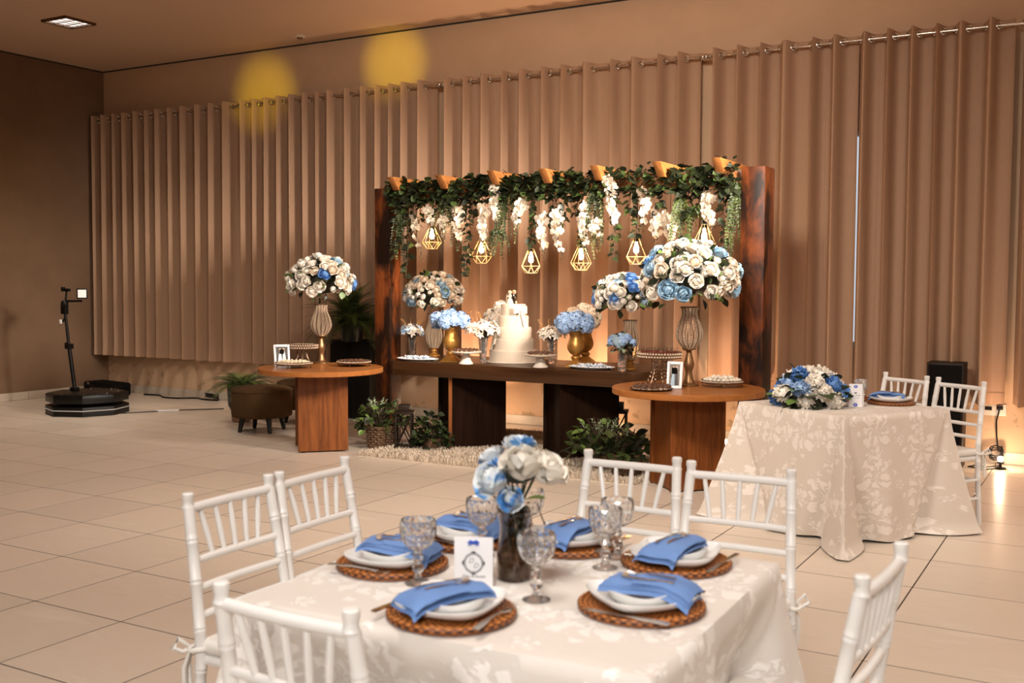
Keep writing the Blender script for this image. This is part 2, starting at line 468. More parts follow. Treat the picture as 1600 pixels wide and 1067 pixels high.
M_CHOC = pbr('chocolate', (0.060, 0.022, 0.010), 0.4, col2=(0.11, 0.045, 0.02), nscale=60, var=0.3, bump=0.4, bscale=300)
M_CUP = pbr('cream paper cup', (0.62, 0.47, 0.34), 0.7)
M_COCO = pbr('white coconut sweet', (0.74, 0.66, 0.54), 0.8, var=0.06, bump=0.5, bscale=400)
M_CREAM = pbr('cream sweet', (0.72, 0.60, 0.42), 0.7, var=0.08, bump=0.4, bscale=300)
M_CHERRY = pbr('glazed cherry', (0.10, 0.018, 0.012), 0.15)
M_WRAP = pbr('white and pale blue wrapped sweet', (0.68, 0.70, 0.74), 0.35, col2=(0.40, 0.52, 0.68), nscale=45, var=0.1, lo=0.5, hi=0.6)
M_ICING = pbr('ivory icing', (0.60, 0.50, 0.395), 0.6)
M_ICINGW = pbr('white fondant', (0.76, 0.67, 0.56), 0.5)
M_SKIN = pbr('figurine skin', (0.72, 0.45, 0.28), 0.6)
M_HAIR = pbr('dark hair', (0.03, 0.012, 0.006), 0.4)
M_PHOTOD = pbr('dark photo print', (0.020, 0.016, 0.014), 0.3)
M_PHOTOM = pbr('mid photo print', (0.22, 0.17, 0.13), 0.3, col2=(0.10, 0.07, 0.05), nscale=40)
M_SOIL = pbr('soil', (0.02, 0.013, 0.008), 0.95)
M_JUTE = pbr('jute', (0.12, 0.060, 0.030), 0.9, col2=(0.24, 0.13, 0.07), nscale=60, bump=0.6, bscale=120)
M_TERRA = pbr('clay pot', (0.30, 0.17, 0.09), 0.6, col2=(0.22, 0.12, 0.06), nscale=10)
M_LED = pbr('led strip', (0.35, 0.33, 0.30), 0.5, emit=(1, 0.92, 0.82), es=0.12)
M_PANEL = pbr('lit phone lamp', (0.8, 0.8, 0.8), 0.5, emit=(1, 0.84, 0.68), es=0.38)
M_CLAMP = pbr('ceiling tube', (1, 1, 1), 0.5, emit=(1, 0.97, 1.0), es=2.2)
M_BULB = pbr('glowing filament bulb', (1, 0.7, 0.3), 0.4, emit=(1.0, 0.55, 0.19), es=120.0)
M_UPB = pbr('halogen uplight bulb', (1, 0.8, 0.5), 0.4, emit=(1.0, 0.68, 0.43), es=420.0)
M_CAGE = pbr('pale gold wire cage', (0.90, 0.66, 0.36), 0.35, 0.3)
M_PLAST = pbr('white plastic', (0.72, 0.67, 0.6), 0.4)

# ------------------------------------------------------------------ the room
XL, XR, YB, YF = -12.10, 4.6, 9.87, -5.0
def plain(name, c, d, m): return struct(MB().box(c, d).build(name, m))
T = 0.602; X0, Y0 = -1.459, 5.002
fl = struct(MB().box(((XL+XR)/2, (YB+YF)/2, -0.0557), (XR-XL+0.2, YB-YF+0.2, 0.11)).build('floor', M_GROUT))
tile_me = MB().box((0, 0, -0.003), (T-0.0062, T-0.0062, 0.006)).mesh('tile', M_TILE, bevel=0.0012, bseg=1)
cand = []; others = MB()
for i in range(-18, 12):
    for j in range(-24, 9):
        cx, cy = X0+(i+0.5)*T, Y0+(j+0.5)*T
        x0, x1 = max(cx-T/2, XL), min(cx+T/2, XR); y0, y1 = max(cy-T/2, YF), min(cy+T/2, YB)
        if x1-x0 < 0.02 or y1-y0 < 0.02: continue
        whole = x1-x0 > T-0.01 and y1-y0 > T-0.01
        vis = cy > 1.2 and -58.5 < math.degrees(atan2(cx, cy)) < 0.5 and whole
        if vis: cand.append((cx*cx+cy*cy, cx, cy))
        else: others.box(((x0+x1)/2, (y0+y1)/2, -0.003), (x1-x0-0.0062, y1-y0-0.0062, 0.006))
cand.sort()
for k, (q, cx, cy) in enumerate(cand):
    if k < 298: inst(tile_me, 'tile', fl, (cx, cy, 0))
    else: others.box((cx, cy, -0.003), (T-0.0062, T-0.0062, 0.006))
others.build('tile', M_TILE, fl, kind='stuff')

plain('ceiling', ((XL+XR)/2, (YB+YF)/2, CEIL+0.1), (XR-XL+0.4, YB-YF+0.4, 0.2), M_CEIL)
plain('wall_left', (XL-0.1, (YB+YF)/2, CEIL/2), (0.2, YB-YF+0.4, CEIL), M_WALLL)
plain('wall_right', (XR+0.1, (YB+YF)/2, CEIL/2), (0.2, YB-YF+0.4, CEIL), M_WALL)
plain('wall_front', ((XL+XR)/2, YF-0.1, CEIL/2), (XR-XL, 0.2, CEIL), M_WALL)
# back wall with four window openings behind the curtains
WIN = [(-11.95, -9.75), (-9.1, -6.85), (-6.1, -3.8), (-3.15, -1.15)]
ZS, ZH = 0.95, 2.92
wb = MB(); yc = YB+0.1
wb.box(((XL+XR)/2, yc, ZS/2), (XR-XL, 0.2, ZS)); wb.box(((XL+XR)/2, yc, (ZH+CEIL)/2), (XR-XL, 0.2, CEIL-ZH))
e = XL
for a, b in WIN + [(XR, XR)]:
    wb.box(((e+a)/2, yc, (ZS+ZH)/2), (a-e, 0.2, ZH-ZS)); e = b
struct(wb.build('wall_back', M_WALLB))
for n, (a, b) in enumerate(WIN):
    w = MB(); m = (a+b)/2
    for z in (ZS+0.025, ZH-0.025): w.box((m, YB+0.1, z), (b-a, 0.06, 0.05))
    for x in (a+0.025, b-0.025, m): w.box((x, YB+0.1, (ZS+ZH)/2), (0.05, 0.06, ZH-ZS-0.1))
    f = struct(w.build('window_%d' % (n+1), M_WIN))
    for s in (-1, 1):
        MB().box((m+s*(b-a-0.05)/4, YB+0.1, (ZS+ZH)/2), ((b-a-0.15)/2, 0.006, ZH-ZS-0.1)).build('pane', M_PANE, f)
plain('shade_strip_1', ((XL+XR)/2, YB-0.008, CEIL-0.007), (XR-XL, 0.016, 0.014), M_GAP)  # dark strip put in for the shade line between wall and ceiling
plain('shade_strip_2', (XL+0.008, (YB+YF)/2, CEIL-0.007), (0.016, YB-YF, 0.014), M_GAP)  # same painted shade line along the left wall
# tiled skirting
bb = struct(MB().box(((XL+XR)/2, YB-0.002, 0.05), (XR-XL, 0.004, 0.10)).build('baseboard_back', M_GROUT))
sk = MB().box((0, 0, 0.051), (T-0.004, 0.014, 0.098)).mesh('skirting_tile', M_BASE, bevel=0.002, bseg=1)
for i in range(-17, 4): inst(sk, 'skirting_tile', bb, (X0+(i+0.35)*T, YB-0.009, 0))
bl = struct(MB().box((XL+0.002, (YB+YF)/2, 0.05), (0.004, YB-YF, 0.10)).build('baseboard_left', M_GROUT))
for j in range(-6, 8): inst(sk, 'skirting_tile', bl, (XL+0.009, Y0+(j+0.5)*T, 0), pi/2)

# recessed louvre light
t = thing('ceiling_light', 'square recessed ceiling light with a bright louvre grid', 'light', (-10.07, 7.77, CEIL))
m = MB()
for s in (-1, 1):
    m.box((s*0.185, 0, -0.012), (0.03, 0.40, 0.024)); m.box((0, s*0.185, -0.012), (0.34, 0.03, 0.024))
m.build('frame', M_WIRE, t)
m = MB()
for k in range(1, 4): m.box((-0.17+0.085*k, 0, -0.012), (0.016, 0.34, 0.022))
for k in range(1, 3): m.box((0, -0.17+0.34*k/3, -0.012), (0.34, 0.016, 0.022))
m.build('louvre', M_CHROME, t)
MB().box((0, 0, -0.002), (0.338, 0.338, 0.004)).build('lamp', M_CLAMP, t)
t = thing('smoke_detector', 'small round smoke detector on the ceiling near the curtain wall', 'detector', (-8.3, 9.52, CEIL))
MB().lathe([(0.062, 0), (0.062, -0.012), (0.05, -0.02)], 20).build('base', M_CAKEST, t)
MB().lathe([(0.034, -0.02), (0.03, -0.034), (0, -0.036)], 16, cap=False).build('sensor', M_BRONZE, t)

# ------------------------------------------------------------------ curtains
ROD_Z, CY = 3.665, 9.665
CT, CB = 3.725, 0.52
ring_me = MB().tube([(0, 0.026*cos(a), 0.026*sin(a)) for a in [2*pi*k/14 for k in range(14)]], 0.006, 6, closed=True).mesh('grommet', M_CHROME)
def curtain(x0, x1, n, seed, label, amp=0.098):
    r = random.Random(seed); c = (x0+x1)/2
    t = thing('curtain', label, 'curtain', (c, CY, CB), 0, 'floor length taupe curtains')
    wd = [0.75+0.5*r.random() for _ in range(n)]; s = sum(wd); pos = [0]
    for w in wd: pos.append(pos[-1]+w/s)
    ph = [r.uniform(-0.25, 0.25) for _ in range(n+1)]; am = [r.uniform(0.8, 1.15) for _ in range(n+1)]
    def fn(u, v, off=0.0):
        q = u*n; k = min(int(q), n-1); f = q-k
        x = pos[k]+(pos[k+1]-pos[k])*f
        top = v
        loose = (1-top)
        a = amp*(am[k]*(1-f)+am[k+1]*f)*(1.0+0.18*loose)
        wob = loose*(ph[k]*(1-f)+ph[k+1]*f)*0.5
        w = (x1-x0)/n
        y = -a*math.tanh(2.6*(sin(2*pi*f + wob)-0.42)) + 0.012*sin(7*x+3*seed)*loose
        X = x0-c+(x1-x0)*x + 0.06*w*sin(4*pi*f+2*wob)
        z = v*(CT-CB) + (0.008*sin(2*pi*f+1) if v == 0 else 0)
        return (X, y-off, z)
    MB().grid(fn, n*20, 20).build('fabric', M_CURT, t, smooth=80)
    MB().grid(lambda u, v: fn(u, v*0.030, 0.004), n*20, 2).build('hem', M_CURT, t, smooth=80)
    for k in range(n):
        for f in (0.02, 0.5):
            x = pos[k]+(pos[k+1]-pos[k])*f
            inst(ring_me, 'grommet', t, (x0-c+(x1-x0)*x, 0, ROD_Z-CB), (0, 0, radians(55 if f < .3 else -55)))
    return t
PAN = [(-12.05, -10.86, 6, 'narrow taupe curtain hanging in the corner by the dark wall'),
       (-10.87, -9.40, 6, 'taupe curtain hanging above the floor cable'),
       (-9.36, -8.04, 7, 'taupe curtain behind the low potted fern, lit yellow at its top'),
       (-8.02, -6.53, 7, 'taupe curtain behind the left tall bouquet on the round table'),
       (-6.40, -4.98, 6, 'taupe curtain behind the left half of the pergola and the cake'),
       (-4.99, -3.52, 6, 'taupe curtain behind the right half of the pergola'),
       (-3.40, -2.056, 6, 'taupe curtain behind the right pergola post'),
       (-2.035, -0.80, 6, 'taupe curtain behind the black speaker column'),
       (-0.735, 0.55, 6, 'taupe curtain cut off at the right edge of the photo')]
for i, (a, b, n, l) in enumerate(PAN): curtain(a, b, n, i+3, l)
RODS = [(-12.03, -9.44, 'chrome curtain rod nearest the dark corner'), (-9.36, -6.49, 'chrome curtain rod under the yellow light patches'),
        (-6.38, -3.50, 'chrome curtain rod above the pergola'), (-3.41, 1.2, 'chrome curtain rod running out of the photo at right')]
for a, b, l in RODS:
    t = thing('curtain_rod', l, 'curtain rod', ((a+b)/2, CY, ROD_Z), 0, 'chrome curtain rods')
    h = (b-a)/2
    MB().tube([(-h, 0, 0), (h, 0, 0)], 0.0125, 12).build('pole', M_CHROME, t)
    for s in (-1, 1):
        MB().ball((s*(h+0.028), 0, 0), 0.030, 14, 10).lathe([(0.016, 0), (0.016, 0.004)], 10, (s*h, 0, -0.002)).build('finial', M_CHROME, t)
        MB().tube([(s*(h-0.035), 0.0, 0), (s*(h-0.035), YB-CY-0.004, 0)], 0.009, 8).lathe([(0.02, 0), (0.02, 0.01)], 10, (s*(h-0.035), YB-CY-0.012, -0.005)).build('bracket', M_CHROME, t)
# ------------------------------------------------------------------ pergola
pg = thing('pergola', 'dark stained timber pergola with seven slanted rafters framing the dessert table', 'pergola', (-4.27, 8.2, 0))
ox, oy = -4.27, 8.2
for x0, x1, y0, y1, h in ((-6.14, -5.965, 8.08, 8.26, 2.41), (-2.575, -2.385, 8.08, 8.33, 2.44)):
    MB().box(((x0+x1)/2-ox, (y0+y1)/2-oy, h/2), (x1-x0, y1-y0, h)).build('post', M_POST, pg, bevel=0.004)
MB().box(((-5.965-2.575)/2-ox, 8.17-oy, 2.365), (3.39, 0.12, 0.125)).build('beam', M_RAFT, pg, bevel=0.004)
for i, x in enumerate((-5.85, -5.32, -4.78, -4.27, -3.79, -3.24, -2.75)):
    z1 = 2.478 + 0.022*i/6 + (0.012 if i in (0, 2) else 0); z0 = z1-0.115
    pr = [(7.88, z1), (7.985, z0), (8.56, z0), (8.66, z1)]
    v = [(sx*0.035, y-oy, z) for sx in (-1, 1) for y, z in pr]
    m = MB().add(v, [(3,2,1,0), (4,5,6,7), (0,1,5,4), (1,2,6,5), (2,3,7,6), (3,0,4,7)])
    m.build('rafter', M_RAFT, pg, (x+0.035-ox, 0, 0), bevel=0.003)

# ------------------------------------------------------------------ dessert tables
MT = 0.80
tb = thing('dessert_table', 'long dark wood dessert table with a thick top on two diamond pedestals', 'table', (-4.65, 8.36, 0))
def bow(x0, x1, y0, y1, b, n=10):
    p = []; c = (y0+y1)/2; h = (y1-y0)/2
    for k in range(n+1):
        a = -1+2*k/n; p.append((x1-b+b*sqrt(max(0, 1-abs(a)**3)), c+h*a))
    for k in range(n+1):
        a = 1-2*k/n; p.append((x0+b-b*sqrt(max(0, 1-abs(a)**3)), c+h*a))
    return p
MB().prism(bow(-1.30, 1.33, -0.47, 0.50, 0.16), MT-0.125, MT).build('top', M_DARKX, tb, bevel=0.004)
def diamond(root, cx, cy, h, half, m, th=0.035):
    s = half*sqrt(2); e = 0.02
    for k in range(4):
        a = radians(45+90*k)
        nx, ny = cos(a), sin(a)
        q = MB().box((0, 0, h/2+0.006), (s+(2*e if k % 2 else -2*th), th, h-0.012))
        d = s/2-th/2
        q.build('panel', m, root, (cx+nx*d, cy+ny*d, 0), a+pi/2, bevel=0.0015, bseg=1)
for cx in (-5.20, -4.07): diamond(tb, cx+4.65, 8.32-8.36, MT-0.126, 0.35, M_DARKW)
o = MB().box((0, 0, (MT-0.126)/2+0.003), (0.030, 0.030, MT-0.134)).build('lit_edge_strip', M_CEDAR, tb, (-5.20+4.65+0.004, -0.04-0.372, 0), radians(45)); o['label'] = 'panel edge coloured lighter for warm light'  # lighter veneer colour stands in for warm light on the pedestal's front edge
def round_table(name, label, c, r, ped):
    t = thing('round_table', label, 'table', (c[0], c[1], 0), 0, 'round veneer side tables')
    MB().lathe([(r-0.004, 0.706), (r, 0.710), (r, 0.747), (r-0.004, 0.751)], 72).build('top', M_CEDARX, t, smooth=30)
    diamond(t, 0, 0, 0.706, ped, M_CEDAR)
    return t
RT = 0.751
round_table('l', 'round orange-brown wooden table beside the brown stools', (-6.285, 7.463), 0.565, 0.285)
round_table('r', 'round orange-brown wooden table in front of the right pergola post', (-2.779, 7.512), 0.568, 0.28)

# ------------------------------------------------------------------ rugs
def rug(label, x0, x1, y0, y1, m, n, seed, L=0.035):
    r = random.Random(seed); t = thing('shag_rug', label, 'rug', ((x0+x1)/2, (y0+y1)/2, 0))
    cx, cy = (x0+x1)/2, (y0+y1)/2
    MB().box((0, 0, 0.0028), (x1-x0, y1-y0, 0.0050)).build('backing', m, t)
    q = MB()
    for _ in range(n):
        x = r.uniform(x0, x1)-cx; y = r.uniform(y0, y1)-cy
        a = r.uniform(0, 2*pi); l = L*r.uniform(0.6, 1.25); ln = r.uniform(0.3, 1.1)*l; w = 0.0036
        dx, dy = cos(a), sin(a)
        q.add([(x-dy*w, y+dx*w, 0.008), (x+dy*w, y-dx*w, 0.008), (x+dx*ln*.5+dy*w*.8, y+dy*ln*.5-dx*w*.8, 0.008+l*.7), (x+dx*ln*.5-dy*w*.8, y+dy*ln*.5+dx*w*.8, 0.008+l*.7), (x+dx*ln, y+dy*ln, 0.008+l)],
              [(0, 1, 2, 3), (3, 2, 4)])
    q.build('pile', m, t, kind='stuff', flat=True)
rug('cream shag rug lying in front of and under the dessert table', -5.76, -3.13, 7.33, 8.52, M_RUG, 30000, 1)
rug('brown shag rug between the dessert table pedestals by the wall', -5.40, -4.35, 8.56, 9.30, M_RUGB, 10000, 2)

# ------------------------------------------------------------------ guest tables under cloths
def cloth_mesh(hx, hy, h, seed, flare=0.24, wave=0.02, push=()):
    r = random.Random(seed); ph = [r.uniform(0, 6.28) for _ in range(8)]
    per = []; NS = 84
    C = [(-hx,-hy), (hx,-hy), (hx,hy), (-hx,hy)]
    for k in range(4):
        a, b = C[k], C[(k+1) % 4]; L = sqrt((b[0]-a[0])**2+(b[1]-a[1])**2)
        nx, ny = (b[1]-a[1])/L, -(b[0]-a[0])/L
        for i in range(NS):
            u = 0.5-0.5*cos(pi*i/NS)
            u = 0.35*i/NS+0.65*u
            per.append((a[0]+(b[0]-a[0])*u, a[1]+(b[1]-a[1])*u, nx, ny, u*L, (1-u)*L, k))
    n = len(per); m = MB(); m.uv = []; vs = []
    for s in (0.0, 0.34, 0.67, 0.88, 0.975):
        for p in per:
            vs.append((p[0]*s, p[1]*s, h+0.001*sin(9*p[0]*s+ph[0])*sin(8*p[1]*s+ph[1]))); m.uv.append((p[0]*s, p[1]*s))
    rows = 30; base = len(vs)
    amp = [r.uniform(0.75, 1.2) for _ in range(4)]
    for j in range(rows+1):
        tt = j/rows
        for p in per:
            x, y, nx, ny, d0, d1, k = p
            d = min(d0, d1); kc = k if d0 < d1 else (k+1) % 4
            s = d0 if d0 < d1 else -d1
            dg = Vector((C[kc][0]/hx, C[kc][1]/hy)).normalized()
            t = tt**1.15
            w = 0.018+0.135*t
            b = max(0.0, 1-d/(1.35*w))*amp[kc]
            inn = exp(-((d-1.55*w)/(0.45*w))**2)
            off = 0.006+0.020*t+wave*t*(0.6*sin(11*(d0+ph[2])+ph[3]+1.5*t)+0.4*sin(23*d0+ph[4]))*(1-b) - 0.085*t*inn
            zc = h*(1-tt)
            for pk, pc, pd in push:                               # a chair tucked under the edge pushes the cloth in
                if pk == k: off -= (pd+0.02)*min(1, max(0, (0.74-zc)/0.22))*min(1, max(0, (0.27-abs(d0-pc))/0.07))
            X = x+nx*off*(1-min(b, 1)*0.6)+dg.x*flare*t*b
            Y = y+ny*off*(1-min(b, 1)*0.6)+dg.y*flare*t*b
            z = h-0.010*(1-exp(-tt*60))-(h-0.018)*tt
            hem = max(0.0, tt-0.93)/0.07
            if hem > 0:                                            # the hem breaks and runs out over the floor
                z += 0.010*hem*(0.5+0.5*sin(17*d0+ph[5]+k))
                X += nx*0.035*hem*(0.5+0.5*sin(9*d0+ph[6]+2*k)); Y += ny*0.035*hem*(0.5+0.5*sin(9*d0+ph[6]+2*k))
            if j == 0: X, Y, z = x, y, h-0.002
            vs.append((X, Y, max(z, 0.004))); m.uv.append((x+nx*tt*h+0.03*dg.x*b, y+ny*tt*h+0.03*dg.y*b))
    fs = []
    fs.append(tuple(range(n)))
    for q in range(4+rows+1):
        for i in range(n):
            k = (i+1) % n; fs.append((q*n+i, (q+1)*n+i, (q+1)*n+k, q*n+k))
    m.add(vs, fs); return m
def guest_table(c, rot, h, hx, hy, mat, lab_t, lab_c, seed, flare, push):
    t = thing('banquet_table', lab_t, 'table', (c[0], c[1], 0), rot)
    MB().box((0, 0, h-0.022), (2*hx-0.016, 2*hy-0.016, 0.03)).build('tabletop', M_DWOOD, t, bevel=0.003)
    for sx in (-1, 1):
        for sy in (-1, 1):
            MB().tube([(sx*(hx-0.14), sy*(hy-0.10), 0.0), (sx*(hx-0.14), sy*(hy-0.10), h-0.037)], 0.022, 10).build('leg', M_BLACK, t)
    o = cloth_mesh(hx, hy, h, seed, flare, 0.02, push).build('tablecloth', mat, None, (c[0], c[1], 0), rot, smooth=70)
    tag(o, lab_c, 'tablecloth')
GH, SH = 0.78, 0.77
GC, SCN, SR = (-1.30, 2.345), (-1.495, 6.815), radians(-31)
guest_table(GC, radians(1.5), GH, 0.53, 0.49, M_CLOTH1, 'square guest table hidden under the nearest white cloth', 'white damask tablecloth with six blue place settings on it', 5, 0.20, ((0, 0.39, 0.17), (1, 0.655, 0.085)))
guest_table(SCN, SR, SH, 0.45, 0.45, M_CLOTH2, 'square couple table hidden under the ivory cloth', 'ivory damask tablecloth falling to the floor at the couple table', 9, 0.25, ((2, 0.683, 0.05), (2, 0.236, 0.05)))

# ------------------------------------------------------------------ chiavari chairs
def ringed(path, r, rings, m):
    """a turned bamboo-look rod: a tube with raised rings"""
    P = [Vector(p) for p in path]; L = [0]
    for a, b in zip(P, P[1:]): L.append(L[-1]+(b-a).length)
    def at(s):
        for i in range(len(P)-1):
            if s <= L[i+1] or i == len(P)-2:
                f = (s-L[i])/max(L[i+1]-L[i], 1e-6); return P[i].lerp(P[i+1], f)
    pts = [(s, r) for s in [L[-1]*k/12 for k in range(13)]]
    for q in rings:
        for g in (-0.0065, 0.0065):
            pts += [(q+g-0.005, r), (q+g-0.002, r*1.10), (q+g+0.002, r*1.10), (q+g+0.005, r)]
    pts = sorted(p for p in pts if 0 <= p[0] <= L[-1])
    m.tube([at(s) for s, _ in pts], [x for _, x in pts], 12)
    return m
def chair(label, loc, face, group, proto=[None]):
    ang = atan2(face[1], face[0]) - pi/2            # the seat looks along local +Y
    if proto[0]:
        src = proto[0]
        t = src.copy(); COL.objects.link(t); t.location = (loc[0], loc[1], 0); t.rotation_euler = (0, 0, ang)
        for ch in list(src.children):
            c = ch.copy(); COL.objects.link(c); c.parent = t
            for g in ch.children:
                d = g.copy(); COL.objects.link(d); d.parent = c
        return tag(t, label, 'chair', group)
    t = thing('chiavari_chair', label, 'chair', (loc[0], loc[1], 0), ang, group)
    H = 0.915
    def bx(z):
        return 0.196 - 0.022*max(0, (z-0.45))/0.465
    def by(z):
        return -0.185 - (0.030*(0.45-z)/0.45 if z < 0.45 else -0.0) - (0.072*((z-0.45)/0.465)**1.15 if z > 0.45 else 0)
    for s in (-1, 1):
        pth = [(s*bx(z), by(z), z) for z in (0.0, 0.15, 0.30, 0.45, 0.55, 0.65, 0.75, 0.83, 0.872)]
        m = ringed(pth, 0.0172, (0.17, 0.30, 0.40, 0.52, 0.66, 0.78), MB())
        x, y = s*bx(0.89), by(0.89)
        m.lathe([(0.0172, -0.02), (0.0190, -0.014), (0.0160, -0.008), (0.0160, 0.008), (0.0182, 0.013), (0.0182, 0.026), (0.0145, 0.030), (0, 0.0305)], 14, (x, y, 0.886), cap=False)
        m.build('back_post', M_WHITEL, t)
        q = ringed([(s*0.190, 0.155, 0.44), (s*0.193, 0.158, 0.25), (s*0.198, 0.162, 0.0)], 0.0185, (0.06, 0.17, 0.28), MB())
        q.build('front_leg', M_WHITEL, t)
        for z in (0.17, 0.29):
            MB().tube([(s*0.198, by(z), z), (s*0.193, 0.158, z)], 0.0105, 8).build('stretcher', M_WHITEL, t)
    for z in (0.17, 0.285): MB().tube([(-0.193, 0.158, z), (0.193, 0.158, z)], 0.0105, 8).build('stretcher', M_WHITEL, t)
    MB().tube([(-0.196, by(.285), 0.285), (0.196, by(.285), 0.285)], 0.0105, 8).build('stretcher', M_WHITEL, t)
    for z, r in ((0.868, 0.0145), (0.715, 0.012), (0.635, 0.012), (0.555, 0.012)):
        MB().tube([(-bx(z), by(z), z), (-0.5*bx(z), by(z)-0.006, z), (0, by(z)-0.009, z), (0.5*bx(z), by(z)-0.006, z), (bx(z), by(z), z)], r, 10).build('back_rail', M_WHITEL, t)
    for k in range(5):
        f = (k-2)/2.0
        MB().tube([(f*0.098, by(0.715)-0.007, 0.715), (f*0.112, by(0.79)-0.007, 0.79), (f*0.128, by(0.868)-0.007, 0.868)], [0.0075, 0.0095, 0.0075], 8).build('spindle', M_WHITEL, t)
    MB().box((0, -0.010, 0.43), (0.40, 0.37, 0.03)).build('seat', M_WHITEL, t, bevel=0.012)
    m = MB().box((0, -0.010, 0.468), (0.40, 0.375, 0.046))
    cu = m.build('cushion', M_CUSH, t, bevel=0.020, bseg=3)
    for s in (-1, 1):                                             # ribbon ties knotted round the posts
        m = MB(); x, y, z = s*0.20, -0.195, 0.462
        m.tube([(x+0.026*cos(a), y+0.026*sin(a), z+0.004*sin(2*a)) for a in [2*pi*k/12 for k in range(12)]], 0.007, 6, closed=True)
        m.tube([(x, y-0.024, z), (x+s*0.03, y-0.05, z+0.03), (x+s*0.045, y-0.055, z+0.005), (x+s*0.02, y-0.04, z-0.01), (x, y-0.026, z)], [0.004, 0.008, 0.010, 0.007, 0.004], 6)
        m.tube([(x, y-0.026, z), (x+s*0.012, y-0.045, z-0.06), (x+s*0.004, y-0.050, z-0.15)], [0.004, 0.008, 0.010], 6)
        m.tube([(x, y-0.026, z), (x-s*0.014, y-0.05, z-0.05), (x-s*0.012, y-0.045, z-0.12)], [0.004, 0.007, 0.009], 6)
        m.build('ribbon_tie', M_CUSH, t)
    proto[0] = t
    return t
# back-rest centre at the top sits 0.30 behind the chair's origin
def place_chair(label, top, face, group):
    n = Vector(face).normalized()
    chair(label, (top[0]+n.x*0.257, top[1]+n.y*0.257), n, group)
G1, G2 = 'white chairs around the guest table', 'white chairs behind the couple table'
place_chair('white chiavari chair at left table side, nearer the camera of the pair', (-2.385, 2.39), (1, 0.02), G1)
place_chair('white chiavari chair at left table side, farther of the pair', (-2.395, 2.795), (1, 0.02), G1)
place_chair('white chiavari chair with its back to the camera at bottom left', (-1.44, 1.585), (0.02, 1), G1)
place_chair('white chiavari chair across the guest table, in front of the wicker planters', (-1.535, 3.575), (0.02, -1), G1)
place_chair('white chiavari chair across the guest table, in front of the ivory cloth', (-1.115, 3.545), (0.05, -1), G1)
place_chair('white chiavari chair seen edge on at bottom right', (-0.445, 2.51), (-1, 0.06), G1)
place_chair('white chiavari chair behind the couple table, nearer the pergola', (-1.25, 7.675), (-0.515, -0.857), G2)
place_chair('white chiavari chair beside the black speaker column and couple table', (-0.87, 7.44), (-0.53, -0.85), G2)

# ------------------------------------------------------------------ stools, speaker, plinths, booth, case
def stool(label, x, y):
    t = thing('stool', label, 'stool', (x, y, 0), 0.3, 'round brown velvet stools')
    r = 0.305
    MB().lathe([(r-0.02, 0.155), (r-0.004, 0.162), (r, 0.19), (r, 0.400), (r-0.002, 0.410)], 40).build('body', M_VELV, t, smooth=60)
    MB().lathe([(r-0.004, 0.409), (r+0.006, 0.417), (r+0.002, 0.437), (r-0.05, 0.456), (r-0.15, 0.464), (0, 0.466)], 40, cap=False).build('cushion', M_VELV, t, smooth=60)
    for k in range(4):
        a = pi/4+k*pi/2; c, s = cos(a), sin(a)
        MB().tube([(c*0.20, s*0.20, 0.162), (c*0.235, s*0.235, 0.0)], [0.032, 0.020], 8).build('leg', M_BLACK, t)
stool('brown velvet stool in front of the potted fern', -7.55, 8.04)
stool('brown velvet stool half hidden behind the round table', -7.66, 8.84)

t = thing('speaker', 'tall black speaker column against the curtain behind the white chairs', 'speaker', (-1.225, 9.52, 0))
MB().box((0, 0, 0.44), (0.29, 0.24, 0.88)).build('cabinet', M_DWOOD, t, bevel=0.006)
MB().box((0, -0.124, 0.44), (0.26, 0.008, 0.84)).build('grille', M_BLACKF, t, bevel=0.002)
for i, (x, w) in enumerate(((-7.53, 0.29), (-7.245, 0.26))):
    t = thing('plinth', ('black box plinth under the big fern, left one', 'black box plinth behind the wicker basket, right one')[i], 'plinth', (x, 9.40, 0), 0, 'black plinths')
    MB().box((0, 0, 0.43), (w, 0.26, 0.86)).build('body', M_BLACKS, t, bevel=0.004)
    MB().box((0, 0, 0.868), (w+0.004, 0.264, 0.016)).build('top', M_BLACKS, t, bevel=0.002)

t = thing('photo_booth', 'black rotating video booth platform with an upright camera arm', 'photo booth', (-10.30, 8.10, 0), radians(22.5))
oc = lambda r: [(r*cos(pi/8+k*pi/4), r*sin(pi/8+k*pi/4)) for k in range(8)]
MB().prism(oc(0.455), 0.0, 0.105).build('base', M_BLACK, t, bevel=0.004)
MB().prism(oc(0.26), 0.105, 0.145).build('pivot', M_BLACK, t)
MB().prism(oc(0.452), 0.145, 0.235).prism(oc(0.43), 0.235, 0.243).build('platform', M_BLACKS, t, bevel=0.004)
p = oc(0.459); MB().tube([(x, y, 0.066) for x, y in p], 0.0055, 5, closed=True).build('led_strip', M_LED, t)
for k in range(8):
    x, y = oc(0.34)[k]; MB().lathe([(0.008, 0.243), (0.006, 0.248), (0, 0.249)], 8, (x, y, 0), cap=False).build('stud', M_CHROME, t)
t = thing('camera_arm', 'black slanted arm with a phone lamp over the booth platform', 'camera arm', (-10.52, 8.10, 0.243))
MB().box((0, 0, 0.02), (0.09, 0.07, 0.04)).build('foot', M_BLACK, t, bevel=0.006)
MB().tube([(0, 0, 0.03), (-0.085, 0, 0.52)], 0.024, 10).build('lower_pole', M_BLACK, t)
MB().tube([(-0.083, 0, 0.50), (-0.150, 0, 0.96)], 0.018, 10).build('upper_pole', M_BLACK, t)
MB().box((-0.083, 0, 0.515), (0.07, 0.07, 0.06)).ball((-0.135, 0, 0.54), 0.02, 8, 6).build('clamp', M_BLACK, t)
MB().box((-0.152, 0, 0.95), (0.075, 0.05, 0.12)).ball((-0.15, 0, 1.01), 0.045, 10, 8).tube([(-0.15, 0, 0.84), (-0.19, 0, 0.80)], 0.012, 8).build('tilt_head', M_BLACK, t)
